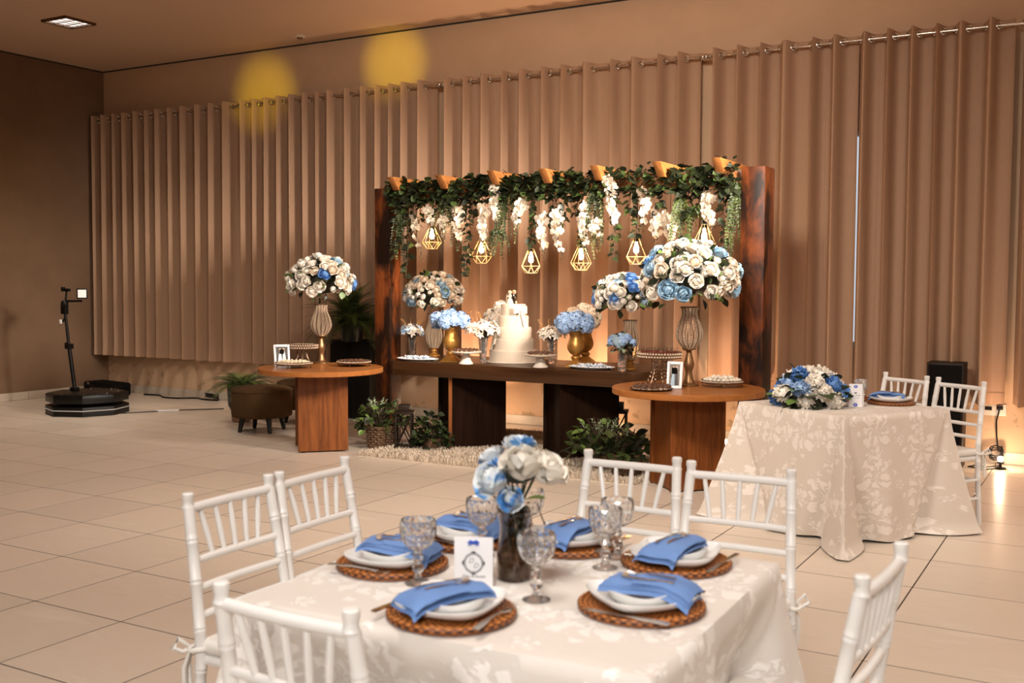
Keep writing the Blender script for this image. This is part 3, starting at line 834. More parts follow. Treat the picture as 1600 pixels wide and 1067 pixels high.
MB().box((-0.20, -0.02, 0.80), (0.03, 0.025, 0.05)).build('remote', M_PAPER, t, bevel=0.006)
MB().tube([(-0.15, 0, 1.04), (0.10, 0.04, 1.045)], 0.013, 8).tube([(-0.13, 0, 1.04), (-0.11, 0, 1.16)], 0.011, 8).build('bracket', M_BLACK, t)
MB().box((-0.12, 0, 1.17), (0.13, 0.03, 0.035)).box((-0.17, 0, 1.18), (0.03, 0.04, 0.05)).build('camera_rail', M_BLACK, t, bevel=0.003)
l = MB().box((0.11, 0.04, 1.13), (0.12, 0.03, 0.12), radians(52)).build('lamp', M_BLACK, t, bevel=0.004)
MB().box((0.11+0.0166*0.79, 0.04-0.0166*0.61, 1.13), (0.09, 0.004, 0.09), radians(52)).build('diffuser', M_PANEL, l)

t = thing('equipment_case', 'low black equipment case on the floor in the dark corner', 'case', (-11.58, 9.42, 0), radians(-8))
MB().box((0, 0, 0.10), (0.66, 0.30, 0.17)).build('body', M_BLACKF, t, bevel=0.03, bseg=3)
MB().box((0, 0, 0.145), (0.664, 0.304, 0.012)).build('zip', M_BLACK, t, bevel=0.004)
MB().tube([(-0.1, -0.155, 0.12), (-0.09, -0.185, 0.125), (0.09, -0.185, 0.125), (0.1, -0.155, 0.12)], 0.010, 8).build('handle', M_BLACK, t)
for x, y, z in ((-0.2, -0.152, 0.165), (0.02, -0.153, 0.075), (0.27, -0.152, 0.09)): MB().box((x, y, z), (0.06, 0.006, 0.03)).build('buckle', M_CHROME, t)
def cable(name, label, pts, r, m, cat='cable', sub=6):
    P = [Vector(p) for p in pts]; out = []
    for i in range(len(P)-1):
        a, b, c, d = P[max(i-1, 0)], P[i], P[i+1], P[min(i+2, len(P)-1)]
        for k in range(sub):
            u = k/sub; out.append(0.5*((2*b)+(c-a)*u+(2*a-5*b+4*c-d)*u*u+(3*b-a-3*c+d)*u**3))
    out.append(P[-1])
    return tag(MB().tube(out, r, 7).build(name, m), label, cat)
coil = [(-9.98+0.10*cos(a), 9.72+0.05*sin(a), 0.012+0.004*k+0.03*abs(sin(a*0.5))) for k, a in enumerate([0.9*i for i in range(16)])]
cable('floor_cable', 'black cable lying along the wall with a coil behind the potted fern', [(-11.2, 9.70, 0.011), (-10.95, 9.74, 0.011), (-10.75, 9.62, 0.011), (-10.5, 9.62, 0.011), (-10.3, 9.76, 0.011), (-10.1, 9.70, 0.011)]+coil, 0.010, M_BLACK)
cable('power_strip_cable', 'thin cable running from the booth platform toward the stool', [(-9.88, 8.22, 0.006), (-9.70, 8.52, 0.006), (-9.62, 8.70, 0.006), (-9.42, 8.92, 0.006), (-9.20, 9.15, 0.006)], 0.006, M_BLACK)
t = tag(MB().box((-9.615, 8.66, 0.010), (0.26, 0.035, 0.016), radians(48)).build('cable_tape', M_PAPER, bevel=0.003), 'pale strip over the thin cable beside the booth platform', 'cable cover')

# ------------------------------------------------------------------ lanterns
def lantern(label, x, y, rot, s=1.0, hh=0.37):
    t = thing('lantern', label, 'lantern', (x, y, 0), rot, 'brown candle lanterns')
    w = 0.155*s; h = hh*s
    MB().box((0, 0, 0.022*s+0.0), (w+0.02, w+0.02, 0.044*s)).build('base', M_DWOOD, t, bevel=0.003)
    for sx in (-1, 1):
        for sy in (-1, 1): MB().box((sx*(w/2-0.008), sy*(w/2-0.008), 0.044*s+(h-0.075*s)/2), (0.016, 0.016, h-0.075*s)).build('post', M_DWOOD, t)
    z0, z1 = 0.044*s, h-0.032*s
    for k in range(4):
        a = k*pi/2; c, sn = cos(a), sin(a); d = w/2-0.008
        for f in (-1, 1):
            p = [(f*d, d, z0), (-f*d, d, z1)]
            MB().tube([(x_*c-y_*sn, x_*sn+y_*c, z) for x_, y_, z in p], 0.006, 6).build('brace', M_DWOOD, t)
    MB().box((0, 0, h-0.022*s), (w+0.02, w+0.02, 0.02*s)).build('rim', M_DWOOD, t, bevel=0.002)
    MB().box((0, 0, h+0.018*s), (w*0.66, w*0.66, 0.06*s)).build('cap', M_DWOOD, t, bevel=0.003)
lantern('open frame brown lantern with crossed braces beside the left wicker basket', -5.595, 7.80, radians(28))
lantern('brown lantern standing behind the right planters', -3.80, 8.50, radians(20), 1.15)

# ------------------------------------------------------------------ uplights and socket
def uplight(label, x, y, h=0.07, up=130):
    t = thing('uplight', label, 'uplight', (x, y, 0), 0, 'floor uplights')
    MB().lathe([(0.045, 0), (0.045, 0.012), (0.012, 0.016), (0.012, h-0.03)], 16).build('base', M_BLACK, t)
    MB().lathe([(0.012, h-0.032), (0.026, h-0.028), (0.030, h-0.012), (0.027, h-0.012), (0.02, h-0.024), (0, h-0.024)], 16, cap=False).build('holder', M_BLACK, t)
    MB().ball((0, 0, h+0.010), 0.022, 14, 10).build('bulb', M_UPB, t)
    l = spot('uplight_beam', (x, y-0.10, h+0.10), (x, y+0.34, 1.55), up, (1.0, 0.64, 0.40), 100, 1.0, 0.03)
uplight('glaring uplight on the floor at the wall by the speaker column', -0.80, 9.58, 0.075, 15)
uplight('glaring uplight peeking out between the round table and the ivory cloth', -3.115, 9.42, 0.055, 60)
uplight('uplight hidden behind the dessert table, lighting the wall between its pedestals', -4.55, 9.55)
uplight('uplight hidden behind the left end of the dessert table', -5.78, 9.45)
t = thing('wall_socket', 'cream wall socket plate under the curtain hem at right', 'socket', (-0.885, YB, 0.46))
MB().box((0, -0.006, 0), (0.19, 0.012, 0.10)).build('plate', M_PLAST, t, bevel=0.004)
MB().box((-0.045, -0.013, 0.01), (0.055, 0.004, 0.03)).build('outlet', M_BLACK, t)
t = thing('plugged_lead', 'black plug with a cord dropping to a coil near the uplight', 'cord', (-0.84, YB, 0.47))
MB().box((0, -0.03, 0.01), (0.05, 0.035, 0.03)).build('plug', M_BLACK, t, bevel=0.005)
pts = [(0, -0.045, 0), (-0.02, -0.06, -0.1), (-0.015, -0.06, -0.22), (0.0, -0.08, -0.34)]
pts += [(-0.01+0.055*cos(a), -0.13+0.035*sin(a), -0.385+0.045*sin(a)+0.002*k) for k, a in enumerate([0.8+0.75*i for i in range(26)])]
pts += [(0.03, -0.20, -0.455), (-0.06, -0.30, -0.461), (-0.16, -0.26, -0.461), (-0.20, -0.36, -0.461), (-0.06, -0.42, -0.461), (0.03, -0.31, -0.461)]
MB().tube(pts, 0.0065, 6).build('cord', M_BLACK, t)
cable('hanging_cord', 'thin dark cord dangling from the dessert table behind its left end', [(-6.10, 9.50, 0.62), (-6.22, 9.52, 0.40), (-6.20, 9.50, 0.20), (-5.98, 9.45, 0.05), (-5.85, 9.40, 0.007), (-6.0, 9.2, 0.007), (-6.2, 9.1, 0.007)], 0.004, M_BLACK, 'cord')
# ------------------------------------------------------------------ flower and leaf shapes
ORD = ['first', 'second', 'third', 'fourth', 'fifth', 'sixth', 'seventh', 'eighth', 'ninth', 'tenth', 'eleventh', 'twelfth', 'thirteenth', 'fourteenth', 'fifteenth', 'sixteenth', 'seventeenth', 'eighteenth', 'nineteenth', 'twentieth']
def petals(m, n, th0, th1, w, r0, curl, az0, jit, nu=5, nv=5, c=(0, 0, 0.30)):
    """n petals wrapped round a ball between polar angles th0 (base) and th1 (tip), tips rolled outward"""
    for k in range(n):
        az = az0+2*pi*k/n+jit.uniform(-.15, .15); q = jit.uniform(0.95, 1.06); dt = jit.uniform(-.08, .08)
        def f(u, v):
            s = u*2-1; th = th0+(th1+dt-th0)*v+0.30*s*s*v*v; a = az+s*w*(0.55+0.45*sin(pi*min(1, 0.15+0.7*v)))
            r = r0*q*(1+0.05*s)+0.10*v*v+curl*max(0, v-0.62)**1.4*2.2
            return (c[0]+r*sin(th)*cos(a), c[1]+r*sin(th)*sin(a), c[2]+r*cos(th)*0.92)
        m.grid(f, nu, nv)
def rose(seed, openness=1.0):
    r = random.Random(seed); m = MB(); R = lambda: r.uniform(0, 6.28)
    m.ball((0, 0, 0.30), 0.50, 10, 7)
    petals(m, 2, 0.9, 0.10, 1.3, 0.50, 0.05, R(), r)
    petals(m, 3, 1.3, 0.34, 1.05, 0.54, 0.10, R(), r)
    petals(m, 4, 1.7, 0.62, 0.90, 0.59, 0.20, R(), r)
    petals(m, 5, 2.1, 0.92, 0.78, 0.64, 0.34*openness, R(), r)
    petals(m, 5, 2.4, 1.25, 0.76, 0.68, 0.46*openness, R(), r)
    return m
def bud(seed):
    r = random.Random(seed); m = MB(); R = lambda: r.uniform(0, 6.28)
    m.ball((0, 0, 0.35), 0.48, 9, 6)
    petals(m, 2, 1.2, 0.08, 1.4, 0.52, 0.06, R(), r, c=(0, 0, 0.35))
    petals(m, 3, 1.9, 0.30, 1.15, 0.58, 0.10, R(), r, c=(0, 0, 0.35))
    petals(m, 3, 2.4, 0.75, 1.05, 0.62, 0.16, R(), r, c=(0, 0, 0.35))
    return m
def sphere_pts(n, lo=-1.0, hi=1.0, seed=0, jit=0.0):
    r = random.Random(seed); out = []
    for i in range(n):
        z = hi-(hi-lo)*(i+0.5)/n; q = sqrt(max(0, 1-z*z)); a = i*2.399963+seed
        v = Vector((q*cos(a), q*sin(a), z))
        if jit: v += Vector((r.uniform(-jit, jit), r.uniform(-jit, jit), r.uniform(-jit, jit)))
        out.append(v.normalized())
    return out
def orient(d, spin=0.0):
    return Vector(d).to_track_quat('Z', 'Y') @ Quaternion((0, 0, 1), spin)
def mat_of(p, q, s):
    return Matrix.Translation(Vector(p)) @ q.to_matrix().to_4x4() @ Matrix.Scale(s, 4)
def floret(n=4, w=0.55, cup=0.12, tip=1.0):
    m = MB()
    for k in range(n):
        a = 2*pi*k/n; c, s = cos(a), sin(a)
        P = [(0, 0, 0), (0.55, -w*0.62, cup), (tip, 0, cup*1.3), (0.55, w*0.62, cup), (0.55, 0, cup*0.4)]
        m.add([(x*c-y*s, x*s+y*c, z) for x, y, z in P], [(0, 1, 4), (1, 2, 4), (2, 3, 4), (3, 0, 4)])
    return m
def hydrangea(seed, n=64):
    m = MB(); r = random.Random(seed); f = floret(4, 0.7, 0.10)
    for d in sphere_pts(n, -0.35, 1.0, seed, 0.12):
        m.put(f, mat_of(d*r.uniform(0.86, 1.02), orient(d+Vector((r.uniform(-.3, .3), r.uniform(-.3, .3), r.uniform(-.1, .3))), r.uniform(0, 6)), r.uniform(0.26, 0.38)))
    m.ball((0, 0, 0), 0.66, 10, 7)
    return m
def carnation(seed):
    m = MB(); r = random.Random(seed)
    for d in sphere_pts(80, -0.2, 1.0, seed, 0.2):
        q = orient(d+Vector((r.uniform(-.4, .4), r.uniform(-.4, .4), 0)), r.uniform(0, 6)); L = r.uniform(0.85, 1.06)
        P = [(0, 0, 0.3), (-0.16, 0.02, L-0.1), (-0.06, -0.05, L), (0.06, 0.05, L), (0.16, -0.02, L-0.1)]
        m.add([q @ Vector(p) for p in P], [(0, 1, 2), (0, 2, 3), (0, 3, 4)])
    m.ball((0, 0, 0.05), 0.72, 10, 7)
    return m
def orchid(seed):
    m = MB(); r = random.Random(seed)
    def pet(a, L, w, cup):
        c, s = cos(a), sin(a)
        def f(u, v):
            x = L*v; y = (u*2-1)*w*sin(pi*min(1, 0.08+0.80*v)); z = cup*v*v+0.05*(1-abs(u*2-1))
            return (x*c-y*s, x*s+y*c, z)
        m.grid(f, 4, 3)
    for k in range(3): pet(pi/2+2*pi*k/3, 0.95, 0.28, -0.05)
    for s in (-1, 1): pet(pi/2+s*pi*0.42, 1.0, 0.52, 0.12)
    return m.ball((0, 0, 0.1), 0.14, 6, 4, sc=(1, 1, 1.4))
def star(seed):
    m = MB(); r = random.Random(seed)
    for k in range(5):
        a = 2*pi*k/5+r.uniform(-.2, .2); c, s = cos(a), sin(a)
        P = [(0, 0, 0), (0.5, -0.26, 0.30), (1.0, 0, 0.32+r.uniform(-.2, .1)), (0.5, 0.26, 0.30), (0.5, 0, 0.20)]
        m.add([(x*c-y*s, x*s+y*c, z) for x, y, z in P], [(0, 1, 4), (1, 2, 4), (2, 3, 4), (3, 0, 4)])
    return m
def leaf(w=0.30, fold=0.10, droop=0.12):
    """leaf of length 1 along +Y, facing +Z"""
    ys = (0, 0.22, 0.5, 0.78, 1.0); ws = (0.03, 0.8, 1.0, 0.62, 0.0); m = MB(); v = []
    for y, k in zip(ys, ws):
        z = -droop*y*y
        v += [(-w*k, y, z+fold*k), (0, y, z), (w*k, y, z+fold*k)]
    fs = []
    for i in range(4): fs += [(3*i, 3*i+1, 3*i+4, 3*i+3), (3*i+1, 3*i+2, 3*i+5, 3*i+4)]
    return m.add(v, fs)
def ivy_leaf():
    P = [(0, 0), (-0.34, 0.02), (-0.46, 0.34), (-0.24, 0.46), (-0.22, 0.70), (0, 1.0), (0.22, 0.70), (0.24, 0.46), (0.46, 0.34), (0.34, 0.02)]
    m = MB(); v = [(x, y, 0.10*abs(x)-0.15*y*y) for x, y in P]+[(0, 0.42, -0.05)]
    return m.add(v, [(10, (i+1) % 10, i) for i in range(10)])
LEAF, LEAFW, LEAFN, IVY = leaf(), leaf(0.42, 0.08), leaf(0.15, 0.05, 0.25), ivy_leaf()
def frond(seed, L=1.0, n=24, w=0.17, arch=0.55, tipdrop=0.35):
    """fern frond rising along +Y and arching; pinnae in pairs"""
    m = MB(); r = random.Random(seed); pts = []
    for k in range(n+1):
        u = k/n; pts.append(Vector((0.02*sin(3*u+seed), L*u*(1-0.12*u), L*(arch*u-(arch+tipdrop)*u*u))))
    m.tube(pts, [0.008*(1-0.8*k/n) for k in range(n+1)], 4)
    for k in range(2, n+1):
        u = k/n; p = pts[k]; t = (pts[k]-pts[k-1]).normalized(); l = w*(sin(pi*(0.10+0.88*u))**0.7)*r.uniform(0.85, 1.1)
        for s in (-1, 1):
            d = Vector((s, 0.32, 0)).normalized()*l+Vector((0, 0, -l*0.30)); b = t*(L/n*0.30)
            m.add([p-b*0.7, p+b*0.7, p+d*0.6+b*0.9, p+d, p+d*0.6-b*0.6], [(0, 1, 2, 4), (4, 2, 3)])
    return m
ROSE = [rose(1), rose(2, 0.92), rose(3, 1.08)]
ROSEM = {}
def rose_me(kind, mt):
    k = (kind, mt.name)
    if k not in ROSEM:
        src = {'r0': ROSE[0], 'r1': ROSE[1], 'r2': ROSE[2], 'b': bud(4), 'h': hydrangea(5), 'c': carnation(6), 'o': orchid(7), 's': star(8)}[kind]
        ROSEM[k] = src.mesh({'b': 'rosebud', 'h': 'hydrangea', 'c': 'carnation', 'o': 'orchid', 's': 'blossom'}.get(kind, 'rose'), mt, smooth=60)
    return ROSEM[k]
NAMES = {'b': 'rosebud', 'h': 'hydrangea', 'c': 'carnation', 'o': 'orchid', 's': 'blossom'}
def foliage_dome(root, n, rx, rz, seed, mats, size, lo=-0.5, core=0.80, name='foliage', shapes=None, zc=0.0):
    r = random.Random(seed); m = MB(); shapes = shapes or (LEAF, LEAFW)
    for d in sphere_pts(n, lo, 1.0, seed, 0.25):
        p = Vector((d.x*rx, d.y*rx, zc+d.z*rz))*r.uniform(0.78, 1.0)
        t = (d+Vector((r.uniform(-.7, .7), r.uniform(-.7, .7), r.uniform(-.8, .4)))).normalized()
        q = t.to_track_quat('Y', 'Z') @ Quaternion((0, 1, 0), r.uniform(-1, 1))
        m.put(r.choice(shapes), mat_of(p, q, size*r.uniform(0.7, 1.25)), r.randrange(len(mats)))
    if core: m.ball((0, 0, zc+rz*0.12), 1.0, 12, 8, 0, (rx*core, rx*core, rz*core*0.85))
    return m.build(name, mats, root, kind='stuff', smooth=50)
def bouquet(label, loc, rx, rz, n, seed, palette, s0, lo=-0.35, group='tall rose bouquets', foliage=90, leaf_size=0.07, cat='bouquet', mats=None, rot=0.0):
    """palette: list of (kind, material, weight)"""
    r = random.Random(seed); t = thing('flower_bouquet', label, cat, loc, rot, group)
    foliage_dome(t, foliage, rx*0.97, rz*0.97, seed+1, mats or [M_LEAFD, M_LEAF, M_LEAFD, M_LEAFL], leaf_size, lo-0.15, 0.72)
    tot = sum(p[2] for p in palette)
    for d in sphere_pts(n, lo, 1.0, seed, 0.10):
        x = r.uniform(0, tot)
        for k, mt, w in palette:
            x -= w
            if x <= 0: break
        big = 1.15 if mt in (M_RB, M_RD, M_RBG) else 1.0
        if k == 'b': big = 0.80
        s = s0*big*r.uniform(0.85, 1.18)
        p = Vector((d.x*rx, d.y*rx, d.z*rz))*r.uniform(0.86, 0.98)
        dd = (Vector((d.x/rx, d.y/rx, d.z/rz)).normalized()+Vector((r.uniform(-.25, .25), r.uniform(-.25, .25), r.uniform(-.1, .3)))).normalized()
        kk = r.choice(('r0', 'r1', 'r2')) if k == 'r' else k
        inst(rose_me(kk, mt), NAMES.get(k, 'rose'), t, p, orient(dd, r.uniform(0, 6)), s)
    return t

# ------------------------------------------------------------------ vases
def profile(pts, n=40):
    """smooth lathe profile through (z, r) points"""
    out = []
    for k in range(n+1):
        u = k/n*(len(pts)-1); i = min(int(u), len(pts)-2); f = u-i
        a, b, c, d = pts[max(i-1, 0)], pts[i], pts[i+1], pts[min(i+2, len(pts)-1)]
        h = lambda j: 0.5*(2*b[j]+(c[j]-a[j])*f+(2*a[j]-5*b[j]+4*c[j]-d[j])*f*f+(3*b[j]-a[j]-3*c[j]+d[j])*f**3)
        out.append((max(0.001, h(1)), h(0)))
    return out
def bead_vase(label, loc, stem, body_h, body_r, stem_mat):
    t = thing('beaded_vase', label, 'vase', loc, 0, 'tall crystal beaded vases')
    p = profile([(0, 0.075), (0.012, 0.074), (0.022, 0.045), (0.10*stem/0.29, 0.026), (stem*0.55, 0.040), (stem*0.78, 0.026), (stem*0.9, 0.022), (stem*0.95, 0.050), (stem, 0.052)] if stem > 0.15 else [(0, 0.062), (0.012, 0.060), (stem*0.4, 0.030), (stem*0.6, 0.036), (stem*0.8, 0.028), (stem*0.92, 0.046), (stem, 0.046)], 36)
    MB().lathe(p, 24).build('stem', stem_mat, t, smooth=50)
    bp = [(0.0, 0.046), (body_h*0.16, body_r*0.86), (body_h*0.34, body_r), (body_h*0.55, body_r*0.86), (body_h*0.78, body_r*0.60), (body_h*0.93, body_r*0.58), (body_h, body_r*0.68)]
    pr = profile(bp, 26); n = 14
    rib = MB().tube([(r, 0, z) for r, z in pr], 0.0030, 5).mesh('rib', M_WIRE)
    for k in range(n): inst(rib, 'rib', t, (0, 0, stem), 2*pi*k/n)
    b = MB(); oc = MB().add([(1,0,0), (-1,0,0), (0,1,0), (0,-1,0), (0,0,1), (0,0,-1)], [(0,2,4), (2,1,4), (1,3,4), (3,0,4), (2,0,5), (1,2,5), (3,1,5), (0,3,5)])
    for i in range(2*len(pr)-1):
        f = i/2; i0 = int(f); r, z = pr[i0] if f == i0 else ((pr[i0][0]+pr[i0+1][0])/2, (pr[i0][1]+pr[i0+1][1])/2)
        for k in range(n*4):
            if k % 4 == 0: continue
            a = 2*pi*(k+0.0)/(n*4)
            if (k+i) % 2: continue
            b.put(oc, Matrix.Translation((r*cos(a), r*sin(a), stem+z)) @ Matrix.Scale(0.0056, 4))
    b.build('beads', M_BEAD, t, kind='stuff', flat=True)
    for zz, rr in ((stem+body_h, body_r*0.68), (stem+0.002, 0.046)):
        MB().tube([(rr*cos(a), rr*sin(a), zz) for a in [2*pi*k/28 for k in range(28)]], 0.0045, 6, closed=True).build('rim', M_WIRE, t)
    # loosely bundled stems of the flowers stand inside, seen through the beads
    return t
def urn(label, loc, s=1.0):
    t = thing('gold_urn', label, 'urn', loc, radians(20), 'gold urns on the dessert table')
    MB().add([(-.085*s, -.085*s, 0), (.085*s, -.085*s, 0), (.085*s, .085*s, 0), (-.085*s, .085*s, 0), (-.085*s, -.085*s, .008*s), (.085*s, -.085*s, .008*s), (.085*s, .085*s, .008*s), (-.085*s, .085*s, .008*s), (-.026*s, -.026*s, .062*s), (.026*s, -.026*s, .062*s), (.026*s, .026*s, .062*s), (-.026*s, .026*s, .062*s)],
             [(3,2,1,0), (8,9,10,11)]+[(i, (i+1) % 4, 4+(i+1) % 4, 4+i) for i in range(4)]+[(4+i, 4+(i+1) % 4, 8+(i+1) % 4, 8+i) for i in range(4)]).build('base', M_GOLD, t, bevel=0.002)
    MB().ball((0, 0, 0.080*s), 0.044*s, 18, 12, sc=(1, 1, 0.62)).build('knop', M_GOLD, t)
    MB().lathe(profile([(0.100*s, 0.020*s), (0.118*s, 0.050*s), (0.155*s, 0.073*s), (0.195*s, 0.075*s), (0.240*s, 0.060*s), (0.275*s, 0.056*s), (0.300*s, 0.068*s), (0.302*s, 0.066*s), (0.26*s, 0.050*s)], 40), 32, cap=False).build('bowl', M_GOLD, t, smooth=70)
    return t
def crystal_vase(label, loc, h, r0=0.030, r1=0.046):
    t = thing('crystal_vase', label, 'vase', loc, rnd.uniform(0, 3), 'cut crystal bud vases')
    m = MB(); n = 10; rows = 9; v = []; fs = []
    for i in range(rows+1):
        u = i/rows; r = (r0+(r1-r0)*u*u)*(1.04 if i % 2 else 0.97)
        for j in range(n):
            a = 2*pi*(j+0.5*(i % 2))/n; v.append((r*cos(a), r*sin(a), 0.002+h*u))
    for i in range(rows):
        for j in range(n):
            q = (j+1) % n
            if i % 2 == 0: fs += [(i*n+j, i*n+q, (i+1)*n+j), (i*n+q, (i+1)*n+q, (i+1)*n+j)]
            else: fs += [(i*n+j, (i+1)*n+q, (i+1)*n+j), (i*n+j, i*n+q, (i+1)*n+q)]
    B = len(v)
    for i in range(4):
        u = i/3; r = (r0+(r1-r0)*u*u)*0.86
        for j in range(n): v.append((r*cos(2*pi*j/n), r*sin(2*pi*j/n), 0.014+(h-0.012)*u))
    for i in range(3):
        for j in range(n):
            q = (j+1) % n; fs.append((B+i*n+j, B+(i+1)*n+j, B+(i+1)*n+q, B+i*n+q))
    fs.append(tuple(range(n-1, -1, -1))); fs.append(tuple(B+j for j in range(n)))
    for j in range(n):
        q = (j+1) % n; a = rows*n; fs.append((a+j, a+q, B+3*n+q, B+3*n+j))
    m.add(v, fs); m.build('body', M_GLASS, t, flat=True)
    return t
def spray(label, loc, r, h_stem, seed, mats, n, s, kind='s', twigs=True, dark=0.0, flat=0.62, group='small flower sprays'):
    """small loose bunch: dark tied stems below, starry blossoms above"""
    rr = random.Random(seed); t = thing('flower_spray', label, 'bouquet', loc, 0, group)
    m = MB()
    for k in range(22):
        a = rr.uniform(0, 6.28); q = r*0.75*sqrt(rr.random())
        m.tube([(0.010*cos(a), 0.010*sin(a), -h_stem*1.0), (0.016*cos(a), 0.016*sin(a), -0.02), (q*cos(a), q*sin(a), r*0.35)], 0.0035, 4)
    for k in range(26):
        a = rr.uniform(0, 6.28); q = r*rr.uniform(0.2, 0.65)
        d = Vector((cos(a), sin(a), rr.uniform(0.2, 1.2))).normalized()
        m.put(LEAF, mat_of((q*0.5*cos(a), q*0.5*sin(a), rr.uniform(-0.02, 0.03)), d.to_track_quat('Y', 'Z'), 0.05))
    m.build('stems', M_LEAFD, t, kind='stuff')
    if dark: foliage_dome(t, 60, r*0.8, r*0.7, seed, [M_LEAFD, M_SAGE, M_LEAFD], 0.045, -0.6, 0.6, zc=dark)
    for d in sphere_pts(n, -0.15, 1.0, seed, 0.15):
        p = Vector((d.x*r, d.y*r, r*0.30+d.z*r*flat))*rr.uniform(0.75, 1.0)
        if dark and d.z < 0.35: continue
        inst(rose_me(kind, rr.choice(mats)), NAMES.get(kind, 'blossom'), t, p, orient(d+Vector((rr.uniform(-.4, .4), rr.uniform(-.4, .4), .1)), rr.uniform(0, 6)), s*rr.uniform(0.8, 1.2))
    if twigs:
        m = MB()
        for k in range(7):
            a = rr.uniform(0, 6.28); b = rr.uniform(0.35, 0.9); p = [(0.2*r*cos(a), 0.2*r*sin(a), 0.2*r)]
            for i in range(1, 5): p.append((p[-1][0]+r*0.28*cos(a)*b+rr.uniform(-.010, .010), p[-1][1]+r*0.28*sin(a)*b+rr.uniform(-.008, .008), p[-1][2]+r*0.27))
            m.tube(p, 0.0011, 4)
            for i in range(1, 5):
                e = (p[i][0]+rr.uniform(-.022, .022), p[i][1]+rr.uniform(-.015, .015), p[i][2]+rr.uniform(.004, .018)); m.tube([p[i], e], 0.0009, 3); m.ball(e, 0.0030, 5, 4)
        m.build('twigs', M_TWIG, t, kind='stuff')
    return t
WH = [('r', M_RW, 5), ('r', M_RC, 2.2), ('b', M_RW, 2.2)]
# four tall beaded vases with round rose bouquets
bead_vase('tall crystal beaded vase on the left round table', (-6.579, 7.817, RT), 0.27, 0.29, 0.100, M_BRONZE)
bouquet('tall white rose bouquet with blue roses on the left round table', (-6.579, 7.817, RT+0.775), 0.315, 0.235, 66, 11, WH+[('r', M_RD, 0.7), ('r', M_RB, 0.6)], 0.053, lo=-0.42)
bead_vase('crystal beaded vase behind the left gold urn', (-5.83, 8.62, MT), 0.085, 0.33, 0.085, M_GOLD)
bouquet('dense cream rose bouquet near the left pergola post', (-5.83, 8.62, MT+0.60), 0.275, 0.205, 92, 12, WH+[('r', M_RC, 2), ('r', M_RB, 0.9), ('r', M_RBG, 1.0)], 0.046)
bead_vase('crystal beaded vase behind the dark leafed bud vase at right', (-3.57, 8.24, MT), 0.085, 0.33, 0.085, M_GOLD)
bouquet('rose bouquet with several blue roses between cake and right bouquet', (-3.655, 8.24, MT+0.60), 0.225, 0.190, 72, 13, WH+[('r', M_RD, 1.0), ('r', M_RBG, 1.4), ('r', M_RB, .5)], 0.047)
bead_vase('tallest crystal beaded vase on the right round table', (-2.828, 7.660, RT), 0.29, 0.31, 0.100, M_BRONZE)
bouquet('largest white and blue rose bouquet on the right round table', (-2.828, 7.660, RT+0.815), 0.355, 0.275, 84, 14, WH+[('r', M_RB, 1.5), ('r', M_RD, .2)], 0.056, lo=-0.42, foliage=170, leaf_size=0.08)
# gold urns with hydrangeas
urn('gold urn holding blue hydrangeas, left of the cake', (-5.30, 8.12, MT))
bouquet('blue hydrangea bunch in the left gold urn', (-5.30, 8.12, MT+0.36), 0.150, 0.070, 12, 21, [('h', M_HYD, 1)], 0.062, lo=-0.1, group='hydrangea bunches', foliage=16, leaf_size=0.06, mats=[M_LEAFD, M_LEAF])
urn('gold urn holding blue hydrangeas, right of the cake', (-4.07, 8.22, MT))
bouquet('blue hydrangea bunch in the right gold urn', (-4.08, 8.22, MT+0.36), 0.145, 0.075, 12, 22, [('h', M_HYD, 1)], 0.062, lo=-0.1, group='hydrangea bunches', foliage=16, leaf_size=0.06, mats=[M_LEAFD, M_LEAF])
urn('gold urn half hidden behind the cake', (-5.04, 8.62, MT), 0.98)
bouquet('white flower bunch behind the left side of the cake', (-5.03, 8.62, MT+0.37), 0.140, 0.115, 14, 23, [('h', M_RW, 1)], 0.070, lo=-0.5, group='hydrangea bunches', foliage=16, leaf_size=0.05, mats=[M_LEAFD, M_LEAF])
urn('gold urn half hidden behind the right blue hydrangeas', (-4.22, 8.72, MT), 0.98)
bouquet('white flower bunch behind the right blue hydrangeas', (-4.25, 8.72, MT+0.40), 0.125, 0.09, 12, 24, [('h', M_RC, 1)], 0.064, lo=-0.4, group='hydrangea bunches', foliage=14, leaf_size=0.05, mats=[M_LEAFD, M_LEAF])
# cut crystal bud vases with sprays
crystal_vase('crystal bud vase at the left end of the dessert table', (-5.905, 8.36, MT), 0.20)
spray('blue and white spray with golden twigs at the left end', (-5.905, 8.36, MT+0.21), 0.115, 0.13, 31, [M_RBW, M_RW, M_RBG], 30, 0.040)
crystal_vase('crystal bud vase just left of the cake', (-4.965, 8.14, MT), 0.235)
spray('wide white orchid spray just left of the cake', (-4.965, 8.14, MT+0.24), 0.165, 0.15, 32, [M_RW, M_RC], 52, 0.042)
crystal_vase('crystal bud vase behind the right cake stand', (-4.40, 8.40, MT), 0.22)
spray('white star flower spray between the cake and the right urn', (-4.40, 8.40, MT+0.225), 0.125, 0.14, 33, [M_RW], 34, 0.040)
crystal_vase('square looking crystal bud vase near the right wire cake stand', (-3.53, 7.99, MT), 0.165, 0.034, 0.040)
spray('small blue spray over dark leaves at the right end of the table', (-3.53, 7.99, MT+0.19), 0.115, 0.10, 34, [M_RBG, M_HYD], 26, 0.036, 'h', False, 0.03)

